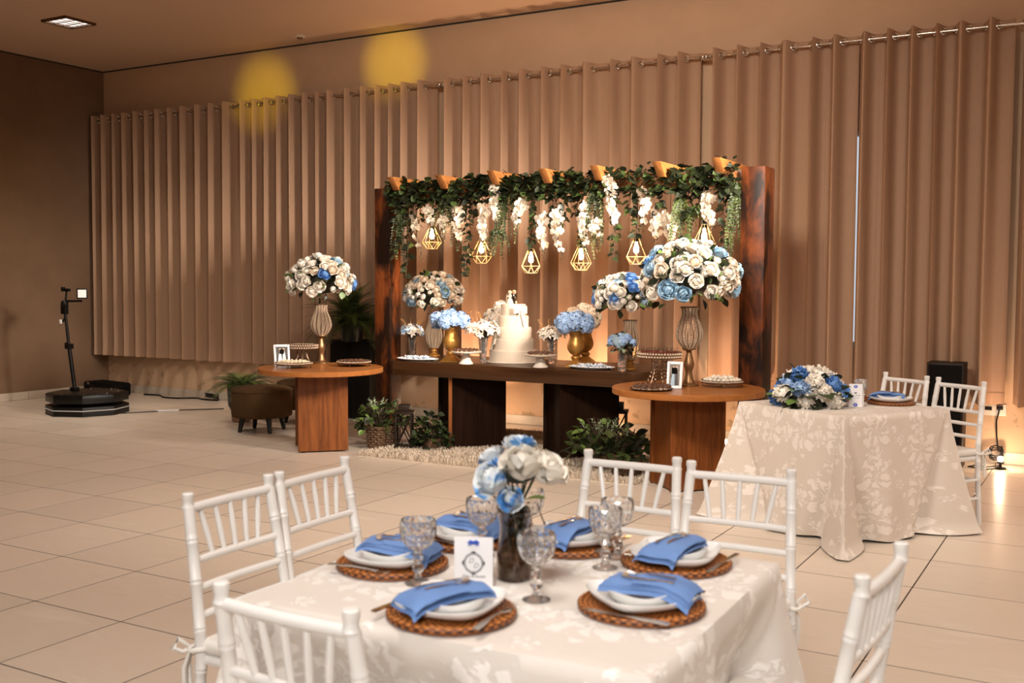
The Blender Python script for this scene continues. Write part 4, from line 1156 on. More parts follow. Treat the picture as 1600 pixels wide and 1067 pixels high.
# ------------------------------------------------------------------ couple table bouquet
t = bouquet('low dome of white and blue carnations on the couple table', (-1.66, 6.66, SH+0.050), 0.200, 0.170, 24, 41, [('c', M_RW, 3.2), ('c', M_HYD, 1.0), ('c', M_RD, 0.9), ('r', M_RB, 0.8)], 0.064, lo=-0.12, group='table centrepieces', foliage=70, leaf_size=0.085, mats=[M_LEAFD, M_LEAF, M_LEAFD])
r = random.Random(3); m = MB()
for k in range(16):
    a = 2*pi*k/16+r.uniform(-.2, .2); d = Vector((cos(a), sin(a), r.uniform(-0.15, 0.25)))
    m.put(LEAFW, mat_of((0.17*cos(a), 0.17*sin(a), r.uniform(-0.02, 0.06)), d.normalized().to_track_quat('Y', 'Z'), r.uniform(0.08, 0.12)), r.choice((0, 0, 1)))
m.build('outer_leaves', [M_LEAF, M_LEAFL], t, kind='stuff')
# ------------------------------------------------------------------ centrepiece of the guest table
t = thing('glass_jar', 'dark glass jar wrapped in jute in the middle of the guest table', 'jar', (-1.327, 2.331, GH))
MB().lathe(profile([(0.002, 0.030), (0.006, 0.044), (0.05, 0.046), (0.10, 0.040), (0.14, 0.037), (0.165, 0.042), (0.180, 0.043), (0.182, 0.040), (0.165, 0.038), (0.14, 0.033), (0.10, 0.036), (0.05, 0.042), (0.008, 0.040)], 48), 28).build('body', M_SMOKE, t, smooth=60)
m = MB().lathe(profile([(0.010, 0.020), (0.012, 0.038), (0.05, 0.0405), (0.085, 0.036), (0.09, 0.0)], 14), 20, cap=False)
for k in range(46):
    a = r.uniform(0, 6.28); z = r.uniform(0.015, 0.085)
    m.tube([(0.0375*cos(a+q*0.5), 0.0375*sin(a+q*0.5), z+0.012*sin(q*2+k)) for q in (0, 1, 2)], 0.002, 4)
m.build('jute_filling', M_JUTE, t)
tt = bouquet('big white roses with blue tinted ones in the centre jar', (-1.318, 2.331, GH+0.275), 0.072, 0.05, 6, 45, [('r', M_RW, 1)], 0.050, lo=0.1, group='table centrepieces', foliage=10, leaf_size=0.05, mats=[M_LEAFD])
for o in list(tt.children):
    if o.name.startswith('rose'): bpy.data.objects.remove(o)
vx = Vector((0.8675, 0.4974, 0)); vy = Vector((-0.497, 0.867, 0))
for dx, dy, dz, mt, s, lean in ((0.012, -0.02, 0.012, M_RW, 0.062, (0, -.35, 1)), (0.066, 0.0, 0.0, M_RW, 0.058, (.6, -.3, .8)), (-0.052, -0.01, -0.02, M_RBW, 0.056, (-.7, -.5, .6)), (0.005, 0.04, 0.055, M_RBW, 0.044, (0, .1, 1)), (-0.062, 0.03, 0.028, M_RBW, 0.038, (-.5, .2, 1)), (-0.012, -0.015, -0.062, M_RBW, 0.036, (-.3, -.9, .2))):
    p = vx*dx+vy*dy; d = vx*lean[0]+vy*lean[1]+Vector((0, 0, lean[2]))
    o = inst(rose_me(random.Random(s).choice(('r0', 'r1', 'r2')), mt), 'rose', tt, (p.x, p.y, dz), orient(d, dx*50), s)
m = MB()
for k in range(9):
    a = 0.7*k; m.tube([(0.02*cos(a), 0.02*sin(a), -0.255), (0.022*cos(a+.4), 0.022*sin(a+.4), -0.12), (0.012*cos(a), 0.012*sin(a), -0.075), (0.045*cos(a), 0.045*sin(a), -0.01)], 0.0028, 5)
for k in range(16):
    a = 2.4*k; m.put(LEAFW, mat_of((0.012*cos(a), 0.012*sin(a), -0.175+0.006*k), Vector((0.8*cos(a), 0.8*sin(a), 0.9)).normalized().to_track_quat('Y', 'Z'), 0.034))
m.build('stems', M_LEAFD, tt)
d = vx*0.75-vy*0.3+Vector((0, 0, 0.2))
o = inst(LEAFW.mesh('leaf', M_LEAFL), 'leaf', tt, vx*0.018-vy*0.02+Vector((0, 0, -0.062)), d.normalized().to_track_quat('Y', 'Z'), 0.06); o['label'] = 'bright green leaf'
MB().tube([vx*0.05-vy*0.02+Vector((0, 0, -0.07)), vx*0.06-vy*0.02+Vector((0, 0, -0.10)), vx*0.07-vy*0.02+Vector((0, 0, -0.125))], 0.002, 5).build('twig', M_STEM, tt)

# ------------------------------------------------------------------ potted plants
def fern(label, loc, L, n, seed, mats, up=0.7, pot=None, arcs=((0.5, 0.55), (0.7, 0.45), (0.35, 0.75)), group='potted ferns'):
    r = random.Random(seed); t = thing('potted_fern', label, 'plant', loc, 0, group)
    h = pot(t)
    fm = [[frond(seed*10+i, 1.0, 34, 0.13, a, d).mesh('frond', m, smooth=50) for i, (a, d) in enumerate(arcs)] for m in mats]
    for k in range(n):
        a = 2.399963*k+r.uniform(-.3, .3); e = up*(0.1+1.25*((k+0.5)/n))
        q = Quaternion((0, 0, 1), a) @ Quaternion((1, 0, 0), min(e, 1.85))
        inst(r.choice(fm[r.randrange(len(mats))]), 'frond', t, (0.02*cos(a+1.57), 0.02*sin(a+1.57), h), q, L*r.uniform(0.75, 1.15))
    return t
def pot_glass(t):
    MB().lathe([(0.10, 0.0), (0.112, 0.008), (0.118, 0.10), (0.112, 0.11)], 24).build('saucer', M_TERRA, t)
    MB().lathe([(0.115, 0.11), (0.150, 0.18), (0.162, 0.40), (0.150, 0.405), (0.148, 0.36), (0, 0.36)], 28, cap=False).build('pot', M_BLACKS, t)
    return 0.38
fern('fern in a dark pot beside the brown stool', (-8.25, 8.48, 0), 0.42, 60, 51, [M_FERN, M_FERND], 0.60, pot_glass, ((0.30, 0.30), (0.42, 0.25), (0.2, 0.45)))
def pot_low(t):
    MB().lathe([(0.11, 0.0), (0.14, 0.16), (0.15, 0.17), (0.135, 0.17), (0.13, 0.14), (0, 0.14)], 24, cap=False).build('pot', M_BLACKS, t)
    return 0.15
fern('big bushy fern drooping over the black plinths by the left pergola post', (-7.28, 9.16, 0.877), 0.52, 180, 52, [M_FERND, M_FERND, M_FERN], 1.35, pot_low)
def basket(t, r, h, seed, m=None):
    q = MB(); n = 26; rows = int(h/0.021)
    for k in range(rows):
        z = 0.008+k*h/rows; R = r*(0.84+0.16*k/rows)
        q.tube([((R+0.010*cos(j*pi+k*pi))*cos(2*pi*j/n), (R+0.010*cos(j*pi+k*pi))*sin(2*pi*j/n), z+0.002*sin(j*1.3)) for j in range(n)], 0.0105, 6, closed=True)
    q.build('weave', m or M_BASKET, t, kind='stuff')
    q = MB()
    for j in range(n//2):
        a = 2*pi*2*j/n; q.tube([(r*0.84*cos(a), r*0.84*sin(a), 0.0), (r*cos(a), r*sin(a), h)], 0.006, 5)
    q.build('stakes', m or M_BASKET, t)
    MB().lathe([(r*0.80, 0.002), (r*0.95, h*0.86), (0, h*0.88)], 20, cap=False).build('liner', M_SOIL, t)
    MB().tube([((r+.003)*cos(2*pi*j/24), (r+.003)*sin(2*pi*j/24), h) for j in range(24)], 0.011, 6, closed=True).build('rim', m or M_BASKET, t)
LM = {}
def leafy(t, h, r, hz, n, seed, mats, shapes, size, spread=1.0, name='leaf'):
    rr = random.Random(seed)
    for k in range(n):
        a = 2.399963*k+rr.uniform(-.4, .4); u = (k+0.5)/n; q = r*sqrt(rr.uniform(0.05, 1))*spread
        p = Vector((q*cos(a), q*sin(a), h+hz*rr.uniform(0.0, 1.0)*(1-0.55*(q/(r*spread))**2)))
        d = Vector((cos(a)*rr.uniform(.4, 1.2), sin(a)*rr.uniform(.4, 1.2), rr.uniform(-0.5, 0.9))).normalized()
        si = rr.randrange(len(shapes)); mt = rr.choice(mats); key = (id(shapes[si]), mt.name, name)
        if key not in LM: LM[key] = shapes[si].mesh(name, mt, smooth=50)
        inst(LM[key], name, t, p, d.to_track_quat('Y', 'Z') @ Quaternion((0, 1, 0), rr.uniform(-.9, .9)), size*rr.uniform(0.7, 1.25))
def stalks(t, h, r, hz, n, seed, m=None):
    rr = random.Random(seed); q = MB()
    for k in range(n):
        a = rr.uniform(0, 6.28); b = r*sqrt(rr.random())*0.9
        q.tube([(0.03*cos(a), 0.03*sin(a), h-0.04), (0.5*b*cos(a), 0.5*b*sin(a), h+hz*0.5), (b*cos(a), b*sin(a), h+hz*rr.uniform(0.5, 0.95))], 0.004, 4)
    q.build('stalks', m or M_STEM, t, kind='stuff')
def sprig(m, p, d, L, rr, leafm, mi=0):
    d = Vector(d).normalized(); x = d.orthogonal().normalized()
    m.tube([p, Vector(p)+d*L], 0.0022, 4, mi)
    for k in range(10):
        u = 0.2+0.08*k; a = 2.4*k
        q = (d*0.7+(Quaternion(d, a) @ x)*0.8).normalized()
        m.put(leafm, mat_of(Vector(p)+d*L*u, q.to_track_quat('Y', 'Z'), L*0.30*(1.1-u*0.5)), mi)
SPRIG = leaf(0.22, 0.05)
def planter(label, loc, r, h, seed, pr, hz, n, mats, size, sage=8, pot='basket'):
    t = thing('leafy_planter', label, 'plant', loc, rnd.uniform(0, 6), 'leafy planters on the floor')
    if pot == 'basket': basket(t, r, h, seed)
    else: MB().lathe([(r*0.75, 0.0), (r, h), (r*1.06, h), (r*1.06, h*0.84), (r*0.9, h*0.84), (0, h*0.84)], 24, cap=False).build('pot', M_JUTE, t)
    stalks(t, h, pr, hz, 26, seed)
    leafy(t, h-0.02, pr, hz, n, seed, mats, (LEAF, LEAFW, IVY), size)
    rr = random.Random(seed+5); m = MB()
    for k in range(sage):
        a = rr.uniform(0, 6.28); b = pr*0.6*rr.random()
        sprig(m, (b*cos(a), b*sin(a), h+hz*0.55), (cos(a)*.5, sin(a)*.5, 1), 0.13, rr, SPRIG)
    if sage: m.build('sage_sprigs', M_SAGE, t, kind='stuff')
    fm = frond(seed, 1.0, 22, 0.15, 0.3, 0.5).mesh('frond', M_FERND)
    for k in range(5):
        a = rr.uniform(0, 6.28); inst(fm, 'frond', t, (0.5*pr*cos(a), 0.5*pr*sin(a), h+0.03), (0.25, 0, a-pi/2), 0.24*rr.uniform(0.8, 1.2))
    return t
GL = [M_LEAFD, M_LEAF, M_LEAFD, M_LEAF, M_LEAFL]
planter('leafy plant with pale sprigs in the left wicker basket by the lantern', (-5.86, 7.80, 0), 0.125, 0.20, 61, 0.23, 0.26, 125, GL, 0.072)
planter('dark leafy plant in the wicker basket before the right round table', (-3.31, 7.60, 0), 0.115, 0.19, 62, 0.19, 0.20, 105, [M_LEAFD, M_LEAFD, M_LEAF], 0.085, 3)
planter('fern and leaf mix in a low brown pot left of the right wicker basket', (-3.62, 7.80, 0), 0.115, 0.14, 63, 0.27, 0.30, 130, [M_LEAF, M_LEAF, M_LEAFD, M_LEAFL], 0.095, 9, 'pot')
t = thing('leafy_planter', 'round dark ivy bush standing before the left table pedestal', 'plant', (-5.36, 7.90, 0), 0, 'leafy planters on the floor')
MB().lathe([(0.08, 0), (0.105, 0.12), (0.095, 0.12), (0.09, 0.10), (0, 0.10)], 20, cap=False).build('pot', M_JUTE, t)
stalks(t, 0.1, 0.12, 0.24, 20, 5)
leafy(t, 0.02, 0.17, 0.37, 270, 64, [M_LEAFD, M_LEAFD, M_LEAFD, M_LEAF], (IVY, LEAFW), 0.062)

# ------------------------------------------------------------------ hanging greenery and lamps on the pergola
def strand_path(x, y, z0, z1, rr, wob=0.03):
    n = 10; return [Vector((wob*sin(3.1*k/n+rr.uniform(-.3, .3))*(k/n), wob*cos(2.3*k/n+1)*(k/n), (z1-z0)*k/n)) for k in range(n+1)]
def along(P, u):
    f = u*(len(P)-1); i = min(int(f), len(P)-2); return P[i].lerp(P[i+1], f-i)
IVYS = [(-5.89, 2.37, 1.77), (-5.76, 2.37, 1.57), (-5.69, 2.36, 2.10), (-5.62, 2.39, 2.04), (-5.45, 2.36, 2.12), (-5.11, 2.34, 1.58), (-5.04, 2.40, 2.08), (-4.58, 2.38, 2.10), (-4.43, 2.35, 1.86), (-4.24, 2.34, 2.05), (-4.13, 2.42, 2.02), (-4.00, 2.36, 2.10), (-3.66, 2.29, 1.74), (-3.53, 2.34, 2.12), (-3.45, 2.33, 1.90), (-3.27, 2.33, 2.08), (-3.01, 2.32, 2.06), (-2.93, 2.36, 2.08), (-2.73, 2.36, 1.75)]
rr = random.Random(17)
for i, (x, z0, z1) in enumerate(IVYS):
    y = 8.105-0.045*rr.random()
    t = thing('ivy_strand', '%s dark ivy strand from the left, hanging from the pergola beam' % ORD[i], 'ivy', (x, y, z0), 0, 'ivy strands on the pergola')
    P = strand_path(x, y, z0, z1, rr); MB().tube(P, 0.003, 5).build('vine', M_STEM, t)
    m = MB(); n = int((z0-z1)/0.0135)
    for k in range(n):
        u = (k+rr.random())/n; p = along(P, u); a = rr.uniform(0, 6.28)
        d = Vector((cos(a), sin(a)*0.8, rr.uniform(-1.1, 0.2))).normalized()
        q = d.to_track_quat('Y', 'Z') @ Quaternion((0, 1, 0), rr.uniform(-1.2, 1.2))
        m.put(rr.choice((IVY, IVY, LEAFW)), mat_of(p+d*0.012, q, rr.uniform(0.052, 0.085)*(1.0-0.2*u)), 0 if rr.random() < 0.78 else 1)
    m.build('leaves', [M_LEAFD, M_LEAF], t, kind='stuff', smooth=50)
FERNS = [(-5.81, 2.25, 1.66), (-5.35, 2.35, 1.71), (-5.25, 2.35, 2.0), (-4.80, 1.99, 1.73), (-4.68, 2.33, 1.72), (-3.88, 2.08, 1.73), (-3.82, 2.32, 1.73), (-3.07, 2.24, 1.80), (-2.97, 2.11, 1.86), (-2.62, 2.33, 1.68)]
for i, (x, z0, z1) in enumerate(FERNS):
    y = 8.10-0.05*rr.random()
    t = thing('fern_strand', '%s feathery fern strand from the left, hanging under the pergola beam' % ORD[i], 'fern', (x, y, z0), 0, 'fern strands on the pergola')
    m = MB()
    if z0 < 2.2: m.tube([(0, 0, 0), (0.01, 0.0, 2.32-z0)], 0.0025, 4)
    for k in range(13):
        P = []; a = rr.uniform(0, 6.28); L = (z0-z1)*rr.uniform(0.45, 1.0); sp = rr.uniform(0.02, 0.105); w = rr.uniform(0.9, 1.15); nn = max(8, int(L/0.020))
        for j in range(nn+1):
            u = j/nn; P.append(Vector((sp*cos(a)*u**0.6*1.2+0.016*sin(4.5*u+k*1.7)*u, sp*sin(a)*u**0.6*0.7+0.012*cos(4*u+k), -L*u+0.05*sin(pi*u))))
        m.tube(P, 0.0016, 3)
        b = rr.uniform(0, 3.14)
        for j in range(1, nn+1):
            for s in (-1, 1):
                p = P[j]; d = Vector((cos(b+rr.uniform(-.6, .6))*s, sin(b+rr.uniform(-.6, .6))*s*0.7, -0.45+rr.uniform(-.4, .4))).normalized(); l = 0.044*w*(1.05-0.75*j/nn)
                m.add([p, p+d*l*0.5+Vector((0, 0, 0.0092)), p+d*l, p+d*l*0.5-Vector((0, 0, 0.0092))], [(0, 1, 2, 3)], 0 if k % 3 else 1)
    m.build('fronds', [M_FERND, M_FERN], t, kind='stuff')
ORCH = [(-5.62, 2.13, 1.79, 4), (-5.49, 2.20, 2.01, 4), (-5.33, 2.10, 1.93, 4), (-5.20, 2.20, 1.88, 8), (-4.90, 2.19, 1.86, 8), (-4.78, 2.38, 2.04, 9), (-4.54, 2.22, 1.97, 6), (-4.33, 2.10, 1.79, 7), (-4.18, 2.14, 1.77, 9), (-3.93, 2.18, 1.82, 8), (-3.82, 2.05, 1.90, 4), (-3.67, 2.39, 2.00, 12), (-3.37, 2.28, 2.00, 7), (-3.25, 2.11, 1.88, 7), (-3.15, 2.07, 1.85, 7), (-2.85, 2.23, 1.97, 8)]
for i, (x, z0, z1, n) in enumerate(ORCH):
    y = 8.075-0.04*rr.random()
    t = thing('orchid_spray', '%s white orchid spray from the left, hanging under the pergola beam' % ORD[i], 'orchid', (x, y, z0), 0, 'orchid sprays on the pergola')
    lean = rr.uniform(-0.05, 0.05)
    P = [Vector((lean*(k/8)**1.5+0.01*sin(k), 0.012*sin(1.3*k), (z1-z0)*k/8)) for k in range(9)]
    MB().tube([(0, 0.02, min(2.36, z0+0.3)-z0)]+P, 0.0028, 5).build('stem', M_STEM, t)
    n = int(n*2.1)
    for k in range(n):
        u = (k+0.5)/n; p = along(P, u*0.92); a = -pi/2+rr.uniform(-1.5, 1.5); w = 0.050*(1-0.55*u)
        p = p+Vector((cos(a)*w*rr.uniform(.3, 1.1), sin(a)*w, rr.uniform(-.01, .01)))
        d = Vector((cos(a), sin(a)-0.3, rr.uniform(-0.5, 0.25))).normalized()
        inst(rose_me('o', M_ORCH if rr.random() < .7 else M_RC), 'orchid', t, p, orient(d, rr.uniform(-.6, .6)), (0.056-0.026*u)*rr.uniform(0.85, 1.15))
    m = MB()
    for k in range(5): m.ball(P[8]+Vector((rr.uniform(-.015, .015), rr.uniform(-.015, .015), -0.018*k+0.01)), 0.007*(1-0.12*k), 6, 5, sc=(1, 1, 1.4))
    m.build('buds', M_LEAFD, t, kind='stuff')
# mass of ivy wound along the beam
t = thing('ivy_garland', 'thick ivy garland wound along the top of the pergola beam', 'garland', (-4.27, 8.12, 2.36))
rr = random.Random(23); m = MB(); vine = MB()
for s in range(3):
    vine.tube([(-1.66+3.32*k/60, -0.02+0.07*sin(k*0.55+2*s), 0.01+0.065*cos(k*0.55+2*s)) for k in range(61)], 0.004, 5)
vine.build('vine', M_STEM, t)
for k in range(1500):
    x = rr.uniform(-1.68, 1.66); dens = 0.55+0.45*sin(x*5.1+0.5)*sin(x*2.3)
    if rr.random() > dens+0.35: continue
    f = rr.random()
    p = Vector((x, rr.uniform(-0.12, -0.045) if f < 0.72 else rr.uniform(-0.1, 0.1), rr.uniform(-0.11, 0.075) if f < 0.72 else rr.uniform(0.065, 0.105)))
    a = rr.uniform(0, 6.28); d = Vector((cos(a), -abs(sin(a))*0.8, rr.uniform(-0.9, 0.6))).normalized()
    m.put(rr.choice((IVY, LEAFW)), mat_of(p, d.to_track_quat('Y', 'Z') @ Quaternion((0, 1, 0), rr.uniform(-1, 1)), rr.uniform(0.052, 0.088)), 0 if rr.random() < 0.75 else 1)
for x, z in ((-5.35, 2.44), (-4.66, 2.50), (-4.10, 2.49), (-3.72, 2.46), (-3.40, 2.50), (-2.72, 2.52), (-2.66, 2.50)):     # shoots standing above the beam
    for k in range(6):
        a = rr.uniform(0, 6.28); m.put(LEAFW, mat_of((x+4.27+0.04*cos(a), -0.04+0.03*sin(a), z-2.36-0.02*k), Vector((cos(a), -.4, .7)).normalized().to_track_quat('Y', 'Z'), 0.045))
m.build('leaves', [M_LEAFD, M_LEAF], t, kind='stuff', smooth=50)
# geometric pendant lamps
PEND = [(-5.54, 1.95), (-5.00, 1.815), (-4.49, 1.725), (-4.00, 1.75), (-3.49, 1.80), (-2.90, 1.90)]
for i, (x, z) in enumerate(PEND):
    y = 8.165
    t = thing('pendant_lamp', '%s geometric wire pendant lamp from the left, glowing under the pergola' % ORD[i], 'lamp', (x, y, z), rr.uniform(0, 1), 'wire pendant lamps')
    k0 = 0.993
    MB().tube([(0, 0, 0.13), (0.004, 0, 2.30-z)], 0.0035, 6).build('cord', M_BLACK, t)
    MB().lathe([(0.006, 0.145), (0.019, 0.135), (0.021, 0.085), (0.017, 0.075)], 14).build('socket', M_BLACK, t)
    MB().lathe(profile([(0.080, 0.008), (0.055, 0.012), (0.025, 0.020), (0.002, 0.022), (-0.014, 0.016), (-0.022, 0.003)], 18), 16).build('bulb', M_BULB, t, smooth=80)
    A = [(0.022*cos(2*pi*k/6), 0.022*sin(2*pi*k/6), 0.105) for k in range(6)]
    B = [(0.092*cos(2*pi*(k+.5)/6), 0.092*sin(2*pi*(k+.5)/6), -0.050) for k in range(6)]
    Cc = [(0.050*cos(2*pi*k/6), 0.050*sin(2*pi*k/6), -0.112) for k in range(6)]
    m = MB()
    for k in range(6):
        q = (k+1) % 6
        for a, b in ((A[k], B[k]), (A[k], A[q]), (B[k], B[q]), (B[k], Cc[k]), (B[k], Cc[q]), (Cc[k], Cc[q])): m.tube([a, b], 0.0021, 5)
    m.build('cage', M_CAGE, t)
# ------------------------------------------------------------------ place settings
def sq_plate(h, half, lift, n=64, e=4.2):
    """rounded square coupe plate with raised corners"""
    m = MB(); v = []; fs = []
    rings = [(0.0, 0.004), (0.55, 0.004), (0.72, 0.007), (0.90, 0.4), (1.0, 1.0), (0.992, 1.16), (0.88, 0.52), (0.70, 0.30), (0.5, 0.26), (0.0, 0.26)]
    for s, z in rings:
        for k in range(n):
            a = 2*pi*k/n; c, q = abs(cos(a)), abs(sin(a)); r = half/((c**e+q**e)**(1/e))
            corner = (r/half-1)/0.19
            zz = h*z + (lift*max(0, corner)*max(0, s-0.72)/0.28)
            v.append((r*s*cos(a), r*s*sin(a), zz))
    for i in range(len(rings)-1):
        for k in range(n):
            q = (k+1) % n; fs.append((i*n+k, i*n+q, (i+1)*n+q, (i+1)*n+k))
    return m.add(v, fs)
def charger_mesh():
    m = MB(); pr = [(0.0, 0.0), (0.160, 0.0)]
    top = []
    for k in range(40):
        u = k/39; r = 0.150*(1-u); top.append((max(r, 0.0005), 0.012+0.0035*abs(sin(u*pi*11))+(0.003 if u < 0.1 else 0)))
    m.lathe([(0.001, 0.001), (0.141, 0.001), (0.150, 0.007)]+top, 56, fr=lambda a, i: 1+0.008*sin(a*28+(i % 2)*pi))
    return m
CH_ME = charger_mesh().mesh('charger', M_RATT, smooth=60)
PL_ME = sq_plate(0.022, 0.112, 0.006).mesh('dinner_plate', M_CERAM, smooth=60)
DP_ME = sq_plate(0.020, 0.080, 0.012).mesh('dessert_plate', M_CERAM, smooth=60)
def napkin_mesh(seed):
    """napkin folded to a long pocket: lies over the small plate, one end hangs over the rim of the big plate"""
    m = MB(); y0, y1 = -0.130, 0.090
    def zz(y):
        if y > -0.070: return 0.0
        if y > -0.112: return -0.012*((-0.070-y)/0.042)
        return -0.012-0.85*(-0.112-y)
    def f(layer, w, ya, yb):
        def g(u, v):
            y = ya+(yb-ya)*v; k = (y-y0)/(y1-y0)
            x = (u-0.5)*w*(1.16-0.22*k)+0.010*(k-0.5)*(1 if seed % 2 else -1)+0.004*layer
            z = zz(y)+0.0050*layer+0.004*sin(pi*u)+0.0022*sin(8*u+9*k+seed)
            e = abs(u-0.5)*2
            z -= 0.010*max(0, e-0.8)/0.2*(0.4 if layer else 1)
            if k > 0.88: z -= 0.05*(k-0.88)
            return (x, y, z)
        return g
    m.grid(f(0, 0.104, y0, y1), 10, 22); m.grid(f(1, 0.098, y0+0.004, y1-0.006), 10, 22); m.grid(f(2, 0.094, y0+0.002, y1-0.016), 10, 22)
    m.grid(f(3, 0.096, y0, 0.012), 10, 14)
    return m
NP_ME = [napkin_mesh(1).mesh('napkin', M_NAPK, smooth=80), napkin_mesh(4).mesh('napkin', M_NAPK, smooth=80)]
def fork():
    m = MB()
    def strip(P, w, th):
        v = []; n = len(P)
        for (y, z), ww in zip(P, w): v += [(-ww, y, z), (ww, y, z), (ww, y, z+th), (-ww, y, z+th)]
        fs = [(3, 2, 1, 0), tuple(4*(n-1)+i for i in range(4))]
        for i in range(n-1):
            for k in range(4): q = (k+1) % 4; fs.append((4*i+k, 4*i+q, 4*i+4+q, 4*i+4+k))
        m.add(v, fs)
    strip([(-0.095, 0.004), (-0.07, 0.006), (-0.02, 0.008), (0.03, 0.006), (0.048, 0.004), (0.058, 0.003)], [0.0075, 0.008, 0.0045, 0.0032, 0.008, 0.0105], 0.0025)
    for k in range(4):
        x = -0.0085+0.0057*k; m.tube([(x, 0.056, 0.004), (x, 0.075, 0.003), (x*0.95, 0.098, 0.009)], [0.0016, 0.0016, 0.0009], 5)
    return m
def knife():
    m = MB(); v = []; P = [(-0.105, .007, .0035), (-0.09, .0085, .004), (-0.02, .0065, .004), (-0.005, .005, .003), (0.005, .0085, .0015), (0.07, .010, .0012), (0.098, .006, .001), (0.108, .001, .0006)]
    for y, w, th in P: v += [(-w, y, 0.002), (w*0.7, y, 0.002), (w*0.7, y, 0.002+th), (-w, y, 0.002+th)]
    fs = [(3, 2, 1, 0), tuple(4*(len(P)-1)+i for i in range(4))]
    for i in range(len(P)-1):
        for k in range(4): q = (k+1) % 4; fs.append((4*i+k, 4*i+q, 4*i+4+q, 4*i+4+k))
    return m.add(v, fs)
FK_ME = fork().mesh('fork', M_SILVER); KN_ME = knife().mesh('knife', M_SILVER)
GEM = MB()
for k in range(7): GEM.ball((0.006*cos(k*0.9), 0.006*sin(k*0.9)+0.0, 0.004), 0.0032, 6, 5)
GEM.ball((0, 0, 0.006), 0.004, 6, 5)
GEM_ME = GEM.mesh('brooch', M_BEAD, flat=True)
def top_thing(me, name, label, cat, loc, rot, group, scale=None):
    o = inst(me, name, None, loc, rot, scale); return tag(o, label, cat, group)
def setting(where, c, z, seat, nap, i, rings=True, fk=0.19):
    """seat: heading from plate centre to the diner; nap: heading the hanging napkin end points to"""
    x, y = c; sa = seat; ux, uy = cos(sa), sin(sa); px, py = -uy, ux
    G = 'place settings'
    top_thing(CH_ME, 'charger', 'round rattan charger '+where, 'charger', (x, y, z+0.0015), sa, 'rattan chargers')
    top_thing(PL_ME, 'dinner_plate', 'white rounded square dinner plate '+where, 'plate', (x, y, z+0.0185), sa+0.12+pi/4*(i % 2), 'white dinner plates')
    top_thing(DP_ME, 'dessert_plate', 'small white dessert plate under the napkin '+where, 'plate', (x, y, z+0.0265), sa+0.5, 'white dessert plates')
    na = nap+pi/2
    top_thing(NP_ME[i % 2], 'napkin', 'folded blue napkin '+where, 'napkin', (x, y, z+0.0600), na, 'blue napkins')
    hx, hy = cos(nap), sin(nap); lx, ly = -hy, hx; zz = z+0.0600+0.0175
    for s, me, nm in ((-1, KN_ME, 'knife'), (1, FK_ME, 'fork')):
        o = top_thing(me, nm, 'dessert %s in the napkin ' % nm+where, nm, (x+lx*0.016*s+hx*0.020, y+ly*0.016*s+hy*0.020, zz), na, 'cutlery in the napkins', 0.62)
    o = top_thing(GEM_ME, 'brooch', 'crystal brooch pinned on the napkin '+where, 'brooch', (x-hx*0.040, y-hy*0.040, zz-0.002), na, 'napkin brooches')
    for s, me, nm in ((1, FK_ME, 'fork'), (-1, KN_ME, 'knife')):
        o = inst(me, nm, None, (x+px*0.126*s+ux*0.015, y+py*0.126*s+uy*0.015, z+0.0195), None)
        o.rotation_euler = (0, 0, sa+pi/2+0.06*s); tag(o, 'large %s on the charger ' % nm+where, nm, 'large cutlery')
S6 = [('at the left table side, nearer the camera', (-1.665, 2.265), pi, 0.15, 0),
      ('at the left table side, behind the card', (-1.640, 2.600), pi, -0.15, 1),
      ('at the front of the table, before the card', (-1.300, 1.995), -pi/2, radians(-115), 0),
      ('at the right front of the table', (-0.945, 2.265), 0.0, 0.03, 1),
      ('at the right back corner of the table', (-1.015, 2.670), pi/2, -pi/2-0.1, 0),
      ('at the back of the table, behind the jar', (-1.350, 2.700), pi/2, -pi/2-0.1, 1)]
for i, (w, c, s, n, k) in enumerate(S6): setting(w, c, GH, s, n, k)
def polar(a): return radians(a)
setting('on the couple table, right one', (-1.235, 7.035), SH, polar(59), polar(180), 0)
setting('on the couple table, left one behind the card', (-1.535, 7.145), SH, polar(59), polar(230), 1)

